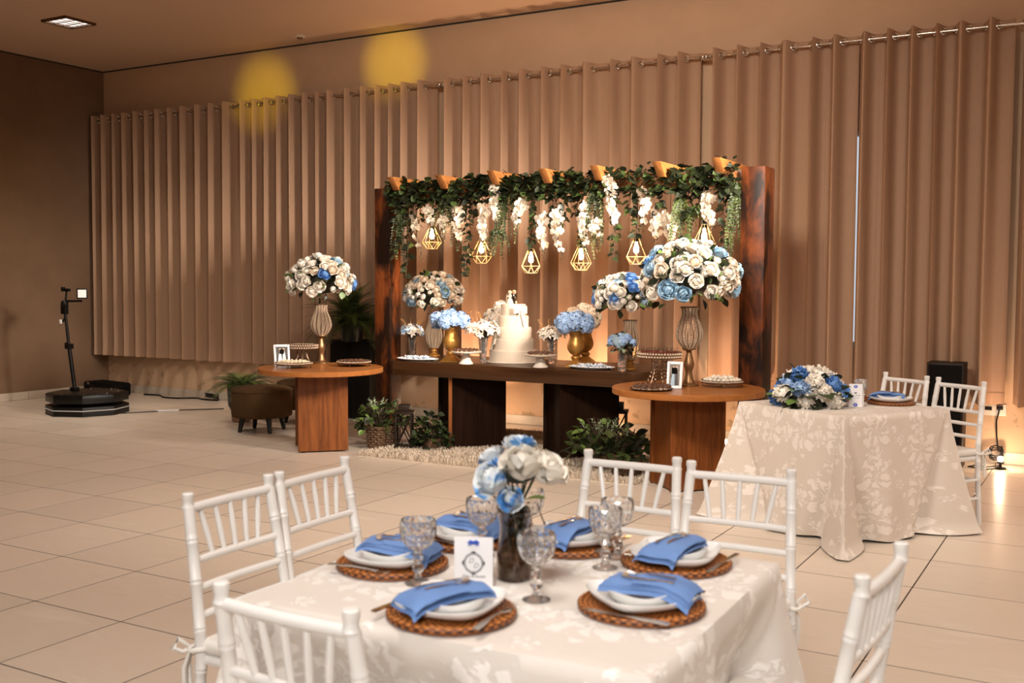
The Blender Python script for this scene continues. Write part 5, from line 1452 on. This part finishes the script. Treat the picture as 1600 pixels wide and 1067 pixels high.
# ------------------------------------------------------------------ cut glass goblets
def goblet_mesh():
    m = MB(); n = 14; v = []; fs = []
    prof = [(0.086, 0.012), (0.094, 0.026), (0.104, 0.035), (0.116, 0.041), (0.129, 0.044), (0.142, 0.045), (0.155, 0.0445), (0.165, 0.044)]
    base = [(0.0005, 0.0), (0.034, 0.0005), (0.035, 0.003), (0.026, 0.006), (0.013, 0.011), (0.0095, 0.018), (0.0085, 0.026), (0.014, 0.033), (0.0165, 0.040), (0.013, 0.047), (0.008, 0.053), (0.011, 0.060), (0.015, 0.066), (0.0125, 0.073), (0.010, 0.080)]
    allp = [(r, z, 0) for r, z in base]+[(r, z, 1) for z, r in prof]
    for i, (r, z, d) in enumerate(allp):
        for j in range(n):
            st = 0.5*(i % 2) if d else 0
            a = 2*pi*(j+st)/n; k = (1.055 if j % 1 == 0 and d and 0 < i-len(base) < 7 else 1.0)
            v.append((r*k*cos(a), r*k*sin(a), z))
    for i in range(len(allp)-1):
        d = allp[i][2]
        for j in range(n):
            q = (j+1) % n
            if d and i % 2 == 1: fs += [(i*n+j, (i+1)*n+q, (i+1)*n+j), (i*n+j, i*n+q, (i+1)*n+q)]
            elif d: fs += [(i*n+j, i*n+q, (i+1)*n+j), (i*n+q, (i+1)*n+q, (i+1)*n+j)]
            else: fs.append((i*n+j, i*n+q, (i+1)*n+q, (i+1)*n+j))
    B = len(v); inner = [(0.0418, 0.1652), (0.0415, 0.150), (0.0405, 0.132), (0.037, 0.116), (0.030, 0.104), (0.019, 0.095), (0.0005, 0.091)]
    for r, z in inner:
        for j in range(n): v.append((r*cos(2*pi*j/n), r*sin(2*pi*j/n), z))
    L = (len(allp)-1)*n
    for j in range(n):
        q = (j+1) % n; fs.append((L+j, L+q, B+q, B+j))
    for i in range(len(inner)-1):
        for j in range(n):
            q = (j+1) % n; fs.append((B+i*n+j, B+i*n+q, B+(i+1)*n+q, B+(i+1)*n+j))
    return m.add(v, fs)
GB_ME = goblet_mesh().mesh('goblet', M_GLASS, flat=True)
for w, c in (('in front of the left setting', (-1.516, 2.172)), ('right of the jar, nearest the camera', (-1.191, 2.202)), ('near the right settings, front one of two', (-1.168, 2.545)),
             ('near the right settings, rear one of two', (-1.185, 2.660)), ('behind the white card', (-1.514, 2.480)), ('half hidden behind the centre jar', (-1.462, 2.650))):
    top_thing(GB_ME, 'goblet', 'diamond cut crystal goblet '+w, 'glass', (c[0], c[1], GH+0.001), rnd.uniform(0, 6), 'cut crystal goblets')
top_thing(GB_ME, 'goblet', 'crystal goblet behind the white card on the couple table', 'glass', (-1.375, 6.79, SH+0.001), 0.3, 'cut crystal goblets', (0.85, 0.85, 1.02))

# ------------------------------------------------------------------ cards
def text(body, size, m, parent, loc, rot, shear=0.0, name='lettering', ext=0.0002):
    c = bpy.data.curves.new(name, 'FONT'); c.body = body; c.size = size; c.align_x = 'CENTER'; c.align_y = 'CENTER'
    c.shear = shear; c.extrude = ext; c.resolution_u = 3
    o = bpy.data.objects.new(name, c); COL.objects.link(o)
    bpy.context.view_layer.update()
    me = bpy.data.meshes.new_from_object(o.evaluated_get(bpy.context.evaluated_depsgraph_get()))
    bpy.data.objects.remove(o); bpy.data.curves.remove(c)
    me.materials.clear(); me.materials.append(m)
    return inst(me, name, parent, loc, rot)
face = atan2(-0.497, 0.867)                       # heading that turns a card's front to the camera side
t = thing('menu_card', 'white card with a round monogram frame and blue bow by the jar', 'card', (-1.383, 2.225, GH+0.001), radians(24))
MB().box((0, 0, 0.062), (0.098, 0.012, 0.124)).build('sleeve', M_PAPER, t, bevel=0.001)
yy = -0.0064; up = (pi/2, 0, 0)
m = MB()
def ringm(m, cx, cz, rx, rz, th, n=48, wob=0.0, wn=8):
    m.tube([(cx+rx*(1+wob*cos(wn*a))*cos(a), yy, cz+rz*(1+wob*cos(wn*a))*sin(a)) for a in [2*pi*k/n for k in range(n)]], th, 4, closed=True)
ringm(m, 0, 0.060, 0.0215, 0.0225, 0.0009); ringm(m, 0, 0.060, 0.0245, 0.0255, 0.0007, wob=0.05, wn=16)
for a in (0, pi/2, pi, 3*pi/2):
    for d in (-0.16, 0, 0.16):
        m.ball((0.0265*cos(a+d), yy, 0.060+0.0275*sin(a+d)), 0.0019 if d else 0.0030, 6, 5, sc=(1, 0.2, 1))
m.build('monogram_frame', M_INK, t)
text('D', 0.018, M_INKL, t, (-0.006, yy, 0.066), up, 0.25); text('D', 0.018, M_INKL, t, (0.006, yy, 0.053), up, 0.25)
text('Diego & Daniele', 0.0088, M_INK, t, (0, yy, 0.026), up, 0.35)
m = MB()
for s in (-1, 1): m.tube([(0, yy-0.003, 0.113), (s*0.008, yy-0.004, 0.117), (s*0.013, yy-0.003, 0.113), (s*0.008, yy-0.002, 0.110), (0, yy-0.003, 0.113)], 0.0028, 6)
m.ball((0, yy-0.004, 0.113), 0.0042, 8, 6)
for s in (-1, 1): m.tube([(0, yy-0.002, 0.112), (s*0.009, yy-0.001, 0.105), (s*0.014, yy-0.001, 0.106)], 0.0012, 5)
m.build('bow', M_BLUER, t)
t = thing('menu_card', 'tall folded white card with blue flowers on the couple table', 'card', (-1.395, 6.74, SH+0.001), radians(22))
MB().add([(-.040, 0, 0), (.040, 0, 0), (.040, 0, .145), (-.040, 0, .145), (-.040, -.003, 0), (.040, -.003, 0), (.040, -.003, .145), (-.040, -.003, .145), (.058, .03, 0), (.058, .03, .137)], [(0,1,2,3), (7,6,5,4), (0,4,5,1), (3,2,6,7), (0,3,7,4), (5,8,9,6), (1,2,9,8)]).build('sleeve', M_PAPER, t)
yy = -0.0036
for cz, s in ((0.128, 1.0), (0.014, 1.1)):
    m = MB()
    for k in range(7): m.ball((0.008*s*cos(k*.9), yy, cz+0.006*s*sin(k*.9)), 0.004*s, 6, 5, sc=(1, .2, 1))
    m.build('flower_print', M_BLUER, t)
m = MB(); m.ball((-0.003, yy, 0.088), 0.005, 6, 5, sc=(1, .1, .8)).ball((0.004, yy, 0.089), 0.003, 6, 5, sc=(1, .1, 1.4)); m.build('crest', M_INK, t)
text('Diego & Daniele', 0.0085, M_INK, t, (0, yy, 0.073), up, 0.35)
for z in (0.060, 0.054): MB().box((0, yy, z), (0.04, 0.0004, 0.0012)).build('lettering', M_INKL, t)

# ------------------------------------------------------------------ wedding cake
ck = thing('wedding_cake', 'five tier ivory wedding cake with a fondant bow', 'cake', (-4.80, 8.40, MT), 0)
MB().lathe([(0.245, 0), (0.250, 0.004), (0.250, 0.010), (0.245, 0.012)], 48).build('board', M_CAKEST, ck)
z = 0.012; TR = [(0.218, 0.104), (0.188, 0.103), (0.166, 0.106), (0.138, 0.104), (0.112, 0.106)]
for R, h in TR:
    m = MB(); n = 72; rows = 8
    v = [(R*cos(2*pi*j/n), R*sin(2*pi*j/n), h*i/rows*0.94) for i in range(rows+1) for j in range(n)]
    m.add(v, [(i*n+j, i*n+(j+1) % n, (i+1)*n+(j+1) % n, (i+1)*n+j) for i in range(rows) for j in range(n)])
    m.lathe([(R, h*0.94), (R-0.004, h*0.985), (R-0.014, h), (0, h)], n, cap=False)
    for i in range(rows*2):                                     # quilted dot relief
        for j in range(n//2):
            a = 2*pi*(j+0.5*(i % 2))/(n//2); zz = 0.012+(h*0.94-0.018)*i/(rows*2-1)
            p = Vector((R*cos(a), R*sin(a), zz)); e = 0.0042; tx = Vector((-sin(a), cos(a), 0))
            m.add([p-tx*e, p+Vector((0, 0, -e)), p+tx*e, p+Vector((0, 0, e)), p*1.0+Vector((cos(a), sin(a), 0))*0.003], [(0, 1, 4), (1, 2, 4), (2, 3, 4), (3, 0, 4)])
    m.build('tier', M_ICING, ck, (0, 0, z), smooth=35)
    MB().tube([((R+0.002)*cos(2*pi*j/48), (R+0.002)*sin(2*pi*j/48), 0.004) for j in range(48)], 0.004, 6, closed=True).build('piping', M_ICING, ck, (0, 0, z))
    z += h
fa = atan2(-0.868, 0.496)
def bow_mesh():
    m = MB()
    for s in (-1, 1):
        def loop(u, v):
            a = 2*pi*u; w = 0.5+0.5*cos(a); return (s*(0.006+0.040*(0.5-0.5*cos(a))), -0.012*sin(a)*(0.4+0.6*(1-w)), (v-0.5)*(0.016+0.034*(0.5-0.5*cos(a)))+0.006*(1-w))
        m.grid(loop, 14, 4)
        def tail(u, v): return (s*(0.004+0.042*v*(0.4+0.6*u)+0.010*v)+(u-0.5)*0.012, -0.004-0.004*sin(3*u+2*v), -0.005-0.118*v+0.016*abs(u-0.5)*v)
        m.grid(tail, 4, 8)
    return m.ball((0, -0.008, 0), 0.011, 8, 6)
bx, by_ = cos(fa+0.45)*0.146, sin(fa+0.45)*0.146
inst(bow_mesh().mesh('bow', M_ICINGW), 'bow', ck, (bx, by_, 0.012+0.104+0.103+0.106+0.104+0.045), fa+0.45+pi/2, 1.45)
fl_ = fa-0.95
m = MB()                                                         # fondant flowers and ribbon down the left side
for k in range(5):
    q = 0.205-0.004*k; m.grid(lambda u, v: ((u-.5)*0.03+0.01*sin(3*v+k), -0.004*cos(3*u)-0.01*v, -0.10*v-0.03*k*0), 3, 4) if k == 0 else None
for k in range(4): m.put(orchid(k), mat_of((0.012*(k % 2), -0.012, -0.02+0.035*k), orient((0, -1, 0.2), k), 0.022))
for s in (-0.6, 0.4): m.grid(lambda u, v: ((u-.5)*0.022-0.02*v+s*0.02*v, -0.012-0.012*v, -0.02-0.13*v), 3, 5)
m.build('sugar_flowers', M_ICINGW, ck, (cos(fl_)*0.205, sin(fl_)*0.205, 0.27), fl_+pi/2)
CZ = MT+z
tp = thing('cake_topper', 'small bride and groom figurine standing on the cake', 'figurine', (-4.80, 8.37, CZ), radians(20))
b = MB().lathe(profile([(0.0, 0.034), (0.03, 0.026), (0.055, 0.012), (0.070, 0.015), (0.082, 0.013), (0.088, 0.006)], 18), 16).tube([(-0.013, 0, 0.080), (-0.020, -0.012, 0.064), (-0.004, -0.020, 0.062)], 0.0045, 6).tube([(0.013, 0, 0.080), (0.016, -0.012, 0.064), (0.003, -0.020, 0.062)], 0.0045, 6).ball((0, -0.022, 0.062), 0.007, 8, 6)
bo = b.build('bride', M_ICING, tp, (-0.018, 0, 0))
h = MB().ball((0, 0, 0.106), 0.020, 12, 9, sc=(1, 0.95, 0.98)).ball((0, -0.020, 0.104), 0.0025, 6, 4); h.build('head', M_SKIN, bo)
MB().ball((0, 0.006, 0.110), 0.0215, 12, 8, sc=(1, 0.9, 1)).tube([(-0.018, 0.004, 0.11), (-0.020, 0.004, 0.090), (-0.016, 0.0, 0.080)], 0.005, 6).tube([(0.018, 0.004, 0.11), (0.020, 0.004, 0.090), (0.016, 0, 0.080)], 0.005, 6).build('hair', M_HAIR, bo)
def veil(u, v): return (-0.006-0.045*v*(1-v)*1.6-0.020*v+0.012*(u-.5), 0.018+0.012*v, 0.124-0.118*v)
MB().grid(veil, 5, 8).grid(lambda u, v: (-0.03-0.045*v, 0.01-0.02*u, 0.018*(1-v)+0.001), 3, 4).build('veil', M_ICING, bo)
g = MB().lathe(profile([(0.042, 0.013), (0.060, 0.015), (0.080, 0.017), (0.088, 0.007)], 12), 14, (0, 0, 0)).tube([(-0.007, 0, 0.045), (-0.008, 0, 0.0)], 0.0065, 8).tube([(0.007, 0, 0.045), (0.010, 0, 0.0)], 0.0065, 8).tube([(-0.016, 0, 0.080), (-0.022, -0.008, 0.062), (-0.014, -0.016, 0.056)], 0.005, 6).tube([(0.016, 0, 0.080), (0.022, -0.010, 0.062), (0.010, -0.018, 0.060)], 0.005, 6)
go = g.build('groom', M_BLACK, tp, (0.020, 0.004, 0))
MB().ball((0, 0, 0.108), 0.0195, 12, 9).ball((0.012, -0.018, 0.060), 0.005, 6, 5).build('head', M_SKIN, go)
MB().ball((0, 0.007, 0.113), 0.0195, 12, 8, sc=(1.02, 0.85, 0.95)).box((0, -0.019, 0.109), (0.026, 0.003, 0.006)).build('hair', M_HAIR, go)
MB().add([(-0.005, -0.0165, 0.084), (0.005, -0.0165, 0.084), (0, -0.0175, 0.066)], [(0, 2, 1)]).box((0, -0.012, 0.083), (0.008, 0.010, 0.004)).build('shirt', M_PAPER, go)
MB().ball((0.040, 0.002, 0.014), 0.012, 8, 6, sc=(0.8, .8, 1.2)).build('bag', M_SKIN, tp)

# ------------------------------------------------------------------ trays, stands and sweets
def sweets(me, name, label, cat, group, pts, sc=(0.9, 1.1), tilt=0.15):
    r = random.Random(len(pts))
    for p in pts:
        o = inst(me, name, None, p, (r.uniform(-tilt, tilt), r.uniform(-tilt, tilt), r.uniform(0, 6.28)), r.uniform(*sc)); tag(o, label, cat, group)
def ring_pts(c, z, rings, el=1.0, rot=0.0):
    out = []
    for R, n in rings:
        for k in range(n):
            a = 2*pi*k/max(n, 1)+R*9; x, y = R*cos(a), R*el*sin(a)
            out.append((c[0]+x*cos(rot)-y*sin(rot), c[1]+x*sin(rot)+y*cos(rot), z))
    return out
BALL_ME = MB().ball((0, 0, 0.0145), 0.0155, 12, 8).mesh('coconut_sweet', M_COCO, smooth=80)
CRM_ME = MB().ball((0, 0, 0.010), 0.0125, 10, 7, sc=(1, 1, .85)).mesh('cream_sweet', M_CREAM, smooth=80)
def choc_mesh(cup=True):
    m = MB().ball((0, 0, 0.016), 0.0135, 10, 7, 0)
    if cup: m.lathe([(0.010, 0.0), (0.017, 0.012), (0.0155, 0.012), (0.009, 0.002)], 16, mi=1, fr=lambda a, i: 1+0.06*cos(8*a), cap=True)
    return m
CHOC_ME = choc_mesh().mesh('chocolate_truffle', [M_CHOC, M_CUP], smooth=60)
CHER_ME = MB().ball((0, 0, 0.013), 0.0145, 10, 7, 0).tube([(0, 0, 0.026), (0.003, 0.002, 0.040), (0.009, 0.003, 0.054)], 0.0013, 4, 1).mesh('cherry_truffle', [M_CHERRY, M_STEM], smooth=60)
def wrap_mesh():
    m = MB().ball((0, 0, 0.011), 0.013, 8, 6, sc=(1.1, .9, .8))
    for s in (-1, 1):
        m.add([(s*0.011, 0, 0.011), (s*0.026, -0.011, 0.008), (s*0.028, 0, 0.015), (s*0.026, 0.011, 0.008), (s*0.024, 0, 0.007)], [(0, 1, 2), (0, 2, 3), (0, 3, 4), (0, 4, 1)])
    return m
WRAP_ME = wrap_mesh().mesh('wrapped_sweet', M_WRAP, smooth=40)
def wire_tray(label, c, z, r, h=0.045, legs=4, rows=1):
    t = thing('beaded_tray', label, 'tray', (c[0], c[1], z), 0.4, 'beaded wire trays')
    MB().lathe([(0.0, h-0.014), (r-0.006, h-0.014), (r-0.006, h-0.010), (0.0, h-0.010)], 40, cap=False).build('plate', M_WIRE, t)
    for q in (h-0.014, h+0.008): MB().tube([(r*cos(2*pi*k/40), r*sin(2*pi*k/40), q) for k in range(40)], 0.0028, 5, closed=True).build('rim', M_WIRE, t)
    m = MB(); n = int(2*pi*r/0.0135)
    for k in range(n): m.ball((r*cos(2*pi*k/n), r*sin(2*pi*k/n), h-0.003), 0.0062, 6, 5)
    m.build('beads', M_BEAD, t, kind='stuff')
    for k in range(legs):
        a = 2*pi*k/legs; x, y = (r-0.012)*cos(a), (r-0.012)*sin(a)
        MB().tube([(x, y, h-0.014), (x*1.03, y*1.03, 0.008), (x*1.08, y*1.08, 0.003)], 0.0035, 6).build('foot', M_WIRE, t)
    return z+h-0.010
z1 = wire_tray('beaded wire tray heaped with white coconut sweets', (-2.583, 7.719), RT, 0.155)
sweets(BALL_ME, 'coconut_sweet', 'white coconut sweet on the tray at the right table edge', 'sweet', 'white coconut sweets', ring_pts((-2.583, 7.719), z1, [(0.128, 24), (0.092, 16), (0.055, 9), (0.018, 2)])+ring_pts((-2.583, 7.719), z1+0.022, [(0.075, 12), (0.035, 5)]))
z1 = wire_tray('beaded wire tray of cream sweets by the left photo frame', (-6.452, 7.286), RT, 0.165)
sweets(CRM_ME, 'cream_sweet', 'small cream sweet on the tray by the left photo frame', 'sweet', 'cream sweets', ring_pts((-6.452, 7.286), z1, [(0.142, 30), (0.112, 22), (0.08, 15), (0.048, 9), (0.015, 3)])+ring_pts((-6.452, 7.286), z1+0.015, [(0.10, 16), (0.06, 9), (0.02, 2)]))
z1 = wire_tray('beaded wire tray of dark chocolates on the left round table', (-6.108, 7.719), RT, 0.155)
sweets(CHOC_ME, 'chocolate_truffle', 'dark chocolate on the tray at the right side of the left round table', 'sweet', 'chocolates on the left table', ring_pts((-6.108, 7.719), z1, [(0.125, 20), (0.088, 14), (0.05, 8), (0.012, 2)]), (0.8, 1.0))
def wire_stand(label, c, z, r, h, foot):
    t = thing('beaded_cake_stand', label, 'cake stand', (c[0], c[1], z), 0.2, 'beaded wire cake stands')
    MB().lathe([(0, h-0.035), (r-0.004, h-0.035), (r-0.004, h-0.031), (0, h-0.031)], 36, cap=False).build('plate', M_WIRE, t)
    for q in (h-0.040, h-0.018, h+0.004): MB().tube([(r*cos(2*pi*k/40), r*sin(2*pi*k/40), q) for k in range(40)], 0.003, 5, closed=True).build('rim', M_WIRE, t)
    m = MB(); n = int(2*pi*r/0.022)
    for row, q in enumerate((h-0.029, h-0.007)):
        for k in range(n): a = 2*pi*(k+.5*row)/n; m.ball((r*cos(a), r*sin(a), q), 0.0095, 7, 5)
    for k in range(6):
        a = 2*pi*k/6
        for j in range(8):
            u = j/7; R = foot*(1-u)**1.6+0.028+0.03*u**4; m.ball((R*cos(a), R*sin(a), 0.012+(h-0.055)*u), 0.0075, 6, 5)
    m.build('beads', M_BEAD, t, kind='stuff')
    for k in range(6):
        a = 2*pi*k/6
        MB().tube([((foot*(1-u)**1.6+0.035+0.03*u**4)*cos(a), (foot*(1-u)**1.6+0.035+0.03*u**4)*sin(a), 0.003+(h-0.042)*u) for u in [j/10 for j in range(11)]], 0.0035, 5).build('leg', M_WIRE, t)
    MB().tube([((foot+.035)*cos(2*pi*k/30), (foot+.035)*sin(2*pi*k/30), 0.004) for k in range(30)], 0.004, 5, closed=True).build('base_ring', M_WIRE, t)
    return z+h-0.031
z1 = wire_stand('tall beaded cake stand with cherry truffles on the right round table', (-3.015, 7.522), RT, 0.165, 0.255, 0.07)
sweets(CHER_ME, 'cherry_truffle', 'glazed cherry truffle with stem on the tall right cake stand', 'sweet', 'cherry truffles on the right stand', ring_pts((-3.015, 7.522), z1+0.012, [(0.128, 22), (0.09, 14), (0.05, 8), (0.0, 1)]), (0.95, 1.15))
z1 = wire_stand('tall beaded cake stand behind the left photo frame', (-6.678, 7.660), RT, 0.145, 0.185, 0.055)
sweets(CHER_ME, 'cherry_truffle', 'small dark truffle with stem on the left cake stand', 'sweet', 'truffles on the left stand', ring_pts((-6.678, 7.660), z1, [(0.12, 16), (0.08, 10), (0.03, 4)]), (0.7, 0.9))
t = thing('sweet_plate', 'flat bronze plate of chocolates in front of the tall right cake stand', 'plate', (-2.946, 7.208, RT))
MB().lathe([(0.0, 0.001), (0.14, 0.001), (0.162, 0.012), (0.160, 0.014), (0.138, 0.005), (0, 0.005)], 40, cap=False).build('dish', M_WIRE, t)
sweets(CHOC_ME, 'chocolate_truffle', 'chocolate in a paper cup on the flat plate at the right table', 'sweet', 'chocolates on the flat plate', ring_pts((-2.946, 7.208), RT+0.006, [(0.125, 18), (0.088, 12), (0.048, 7), (0.0, 1)]), (1.15, 1.4))
for w, c, rot in (('left of the left gold urn', (-5.63, 8.06), 0.05), ('right of the right gold urn', (-3.86, 8.10), 0.0)):
    t = thing('oval_platter', 'silver rimmed oval platter of wrapped sweets '+w, 'platter', (c[0], c[1], MT), rot, 'oval platters')
    m = MB().lathe([(0.0, 0.001), (0.16, 0.001), (0.205, 0.020), (0.213, 0.021), (0.210, 0.024), (0.16, 0.006), (0, 0.006)], 48, cap=False); m.v = [(x, y*0.62, zz) for x, y, zz in m.v]
    m.build('dish', M_CERAM, t)
    sweets(WRAP_ME, 'wrapped_sweet', 'white and blue wrapped sweet on the oval platter '+w, 'sweet', 'wrapped sweets '+w, ring_pts(c, MT+0.007, [(0.165, 18), (0.115, 13), (0.065, 8), (0.01, 2)], 0.60, rot)+ring_pts(c, MT+0.024, [(0.10, 10), (0.04, 4)], 0.60, rot), (0.95, 1.25), 0.4)
for w, c in (('left of the cake', (-5.06, 8.00)), ('right of the cake', (-4.31, 8.02))):
    t = thing('cake_stand', 'cream ceramic cake stand with chocolates '+w, 'cake stand', (c[0], c[1], MT), 0, 'ceramic cake stands')
    MB().lathe(profile([(0.0, 0.066), (0.006, 0.064), (0.03, 0.046), (0.075, 0.036), (0.098, 0.036)], 18), 32).build('foot', M_CAKEST, t, smooth=60)
    MB().lathe([(0.0, 0.098), (0.13, 0.098), (0.140, 0.106), (0.139, 0.111), (0.128, 0.106), (0, 0.106)], 44, cap=False).build('plate', M_CAKEST, t)
    sweets(CHOC_ME, 'chocolate_truffle', 'chocolate on the ceramic cake stand '+w, 'sweet', 'chocolates '+w, ring_pts(c, MT+0.107, [(0.105, 16), (0.068, 10), (0.03, 4)]), (0.85, 1.05))

# ------------------------------------------------------------------ photo frames
def frame(label, x, y, z, heading, w, h, couple):
    t = thing('framed_photo', label, 'photo frame', (x, y, z), heading, 'white photo frames')
    q = Euler((radians(-14), 0, 0)); b = 0.020; B = 0.0
    fr = MB()
    for sx in (-1, 1): fr.box((sx*(w/2-b/2), 0, h/2), (b, 0.014, h))
    for zz in (b/2, h-b/2): fr.box((0, 0, zz), (w-2*b, 0.014, b))
    f = fr.build('frame', M_PAPER, t, (0, 0, 0.002), q, bevel=0.002)
    MB().box((0, 0.002, h/2), (w-2*b, 0.004, h-2*b)).build('photo', M_PHOTOM if couple else M_PHOTOD, f)
    m = MB(); y0 = -0.0006
    def flat(pts, mi): m.add([(px*(w-2*b)/2, y0-0.0003*mi, b+pz*(h-2*b)) for px, pz in pts], [tuple(range(len(pts)))], mi)
    flat([(-.75, .02), (.05, .02), (-.12, .62), (-.35, .68), (-.5, .55)], 0)
    flat([(.05, .02), (.75, .02), (.55, .66), (.25, .68)], 1 if couple else 0)
    flat([(-.42, .66), (-.12, .66), (-.10, .86), (-.28, .92), (-.45, .84)], 2)
    flat([(.2, .68), (.5, .68), (.52, .88), (.36, .94), (.2, .86)], 2)
    m.build('print', [M_PAPER if not couple else M_RBG, M_PHOTOD, M_SKIN], f)
    MB().box((0, 0.045, h*0.36), (0.04, 0.004, h*0.76)).build('easel', M_BLACK, t, (0, 0.012, 0), Euler((radians(16), 0, 0)))
frame('white photo frame beside the cream sweets on the left round table', -6.678, 7.385, RT+0.001, radians(52), 0.145, 0.195, False)
frame('white photo frame in front of the tallest beaded vase', -2.833, 7.365, RT+0.001, radians(12), 0.115, 0.20, True)
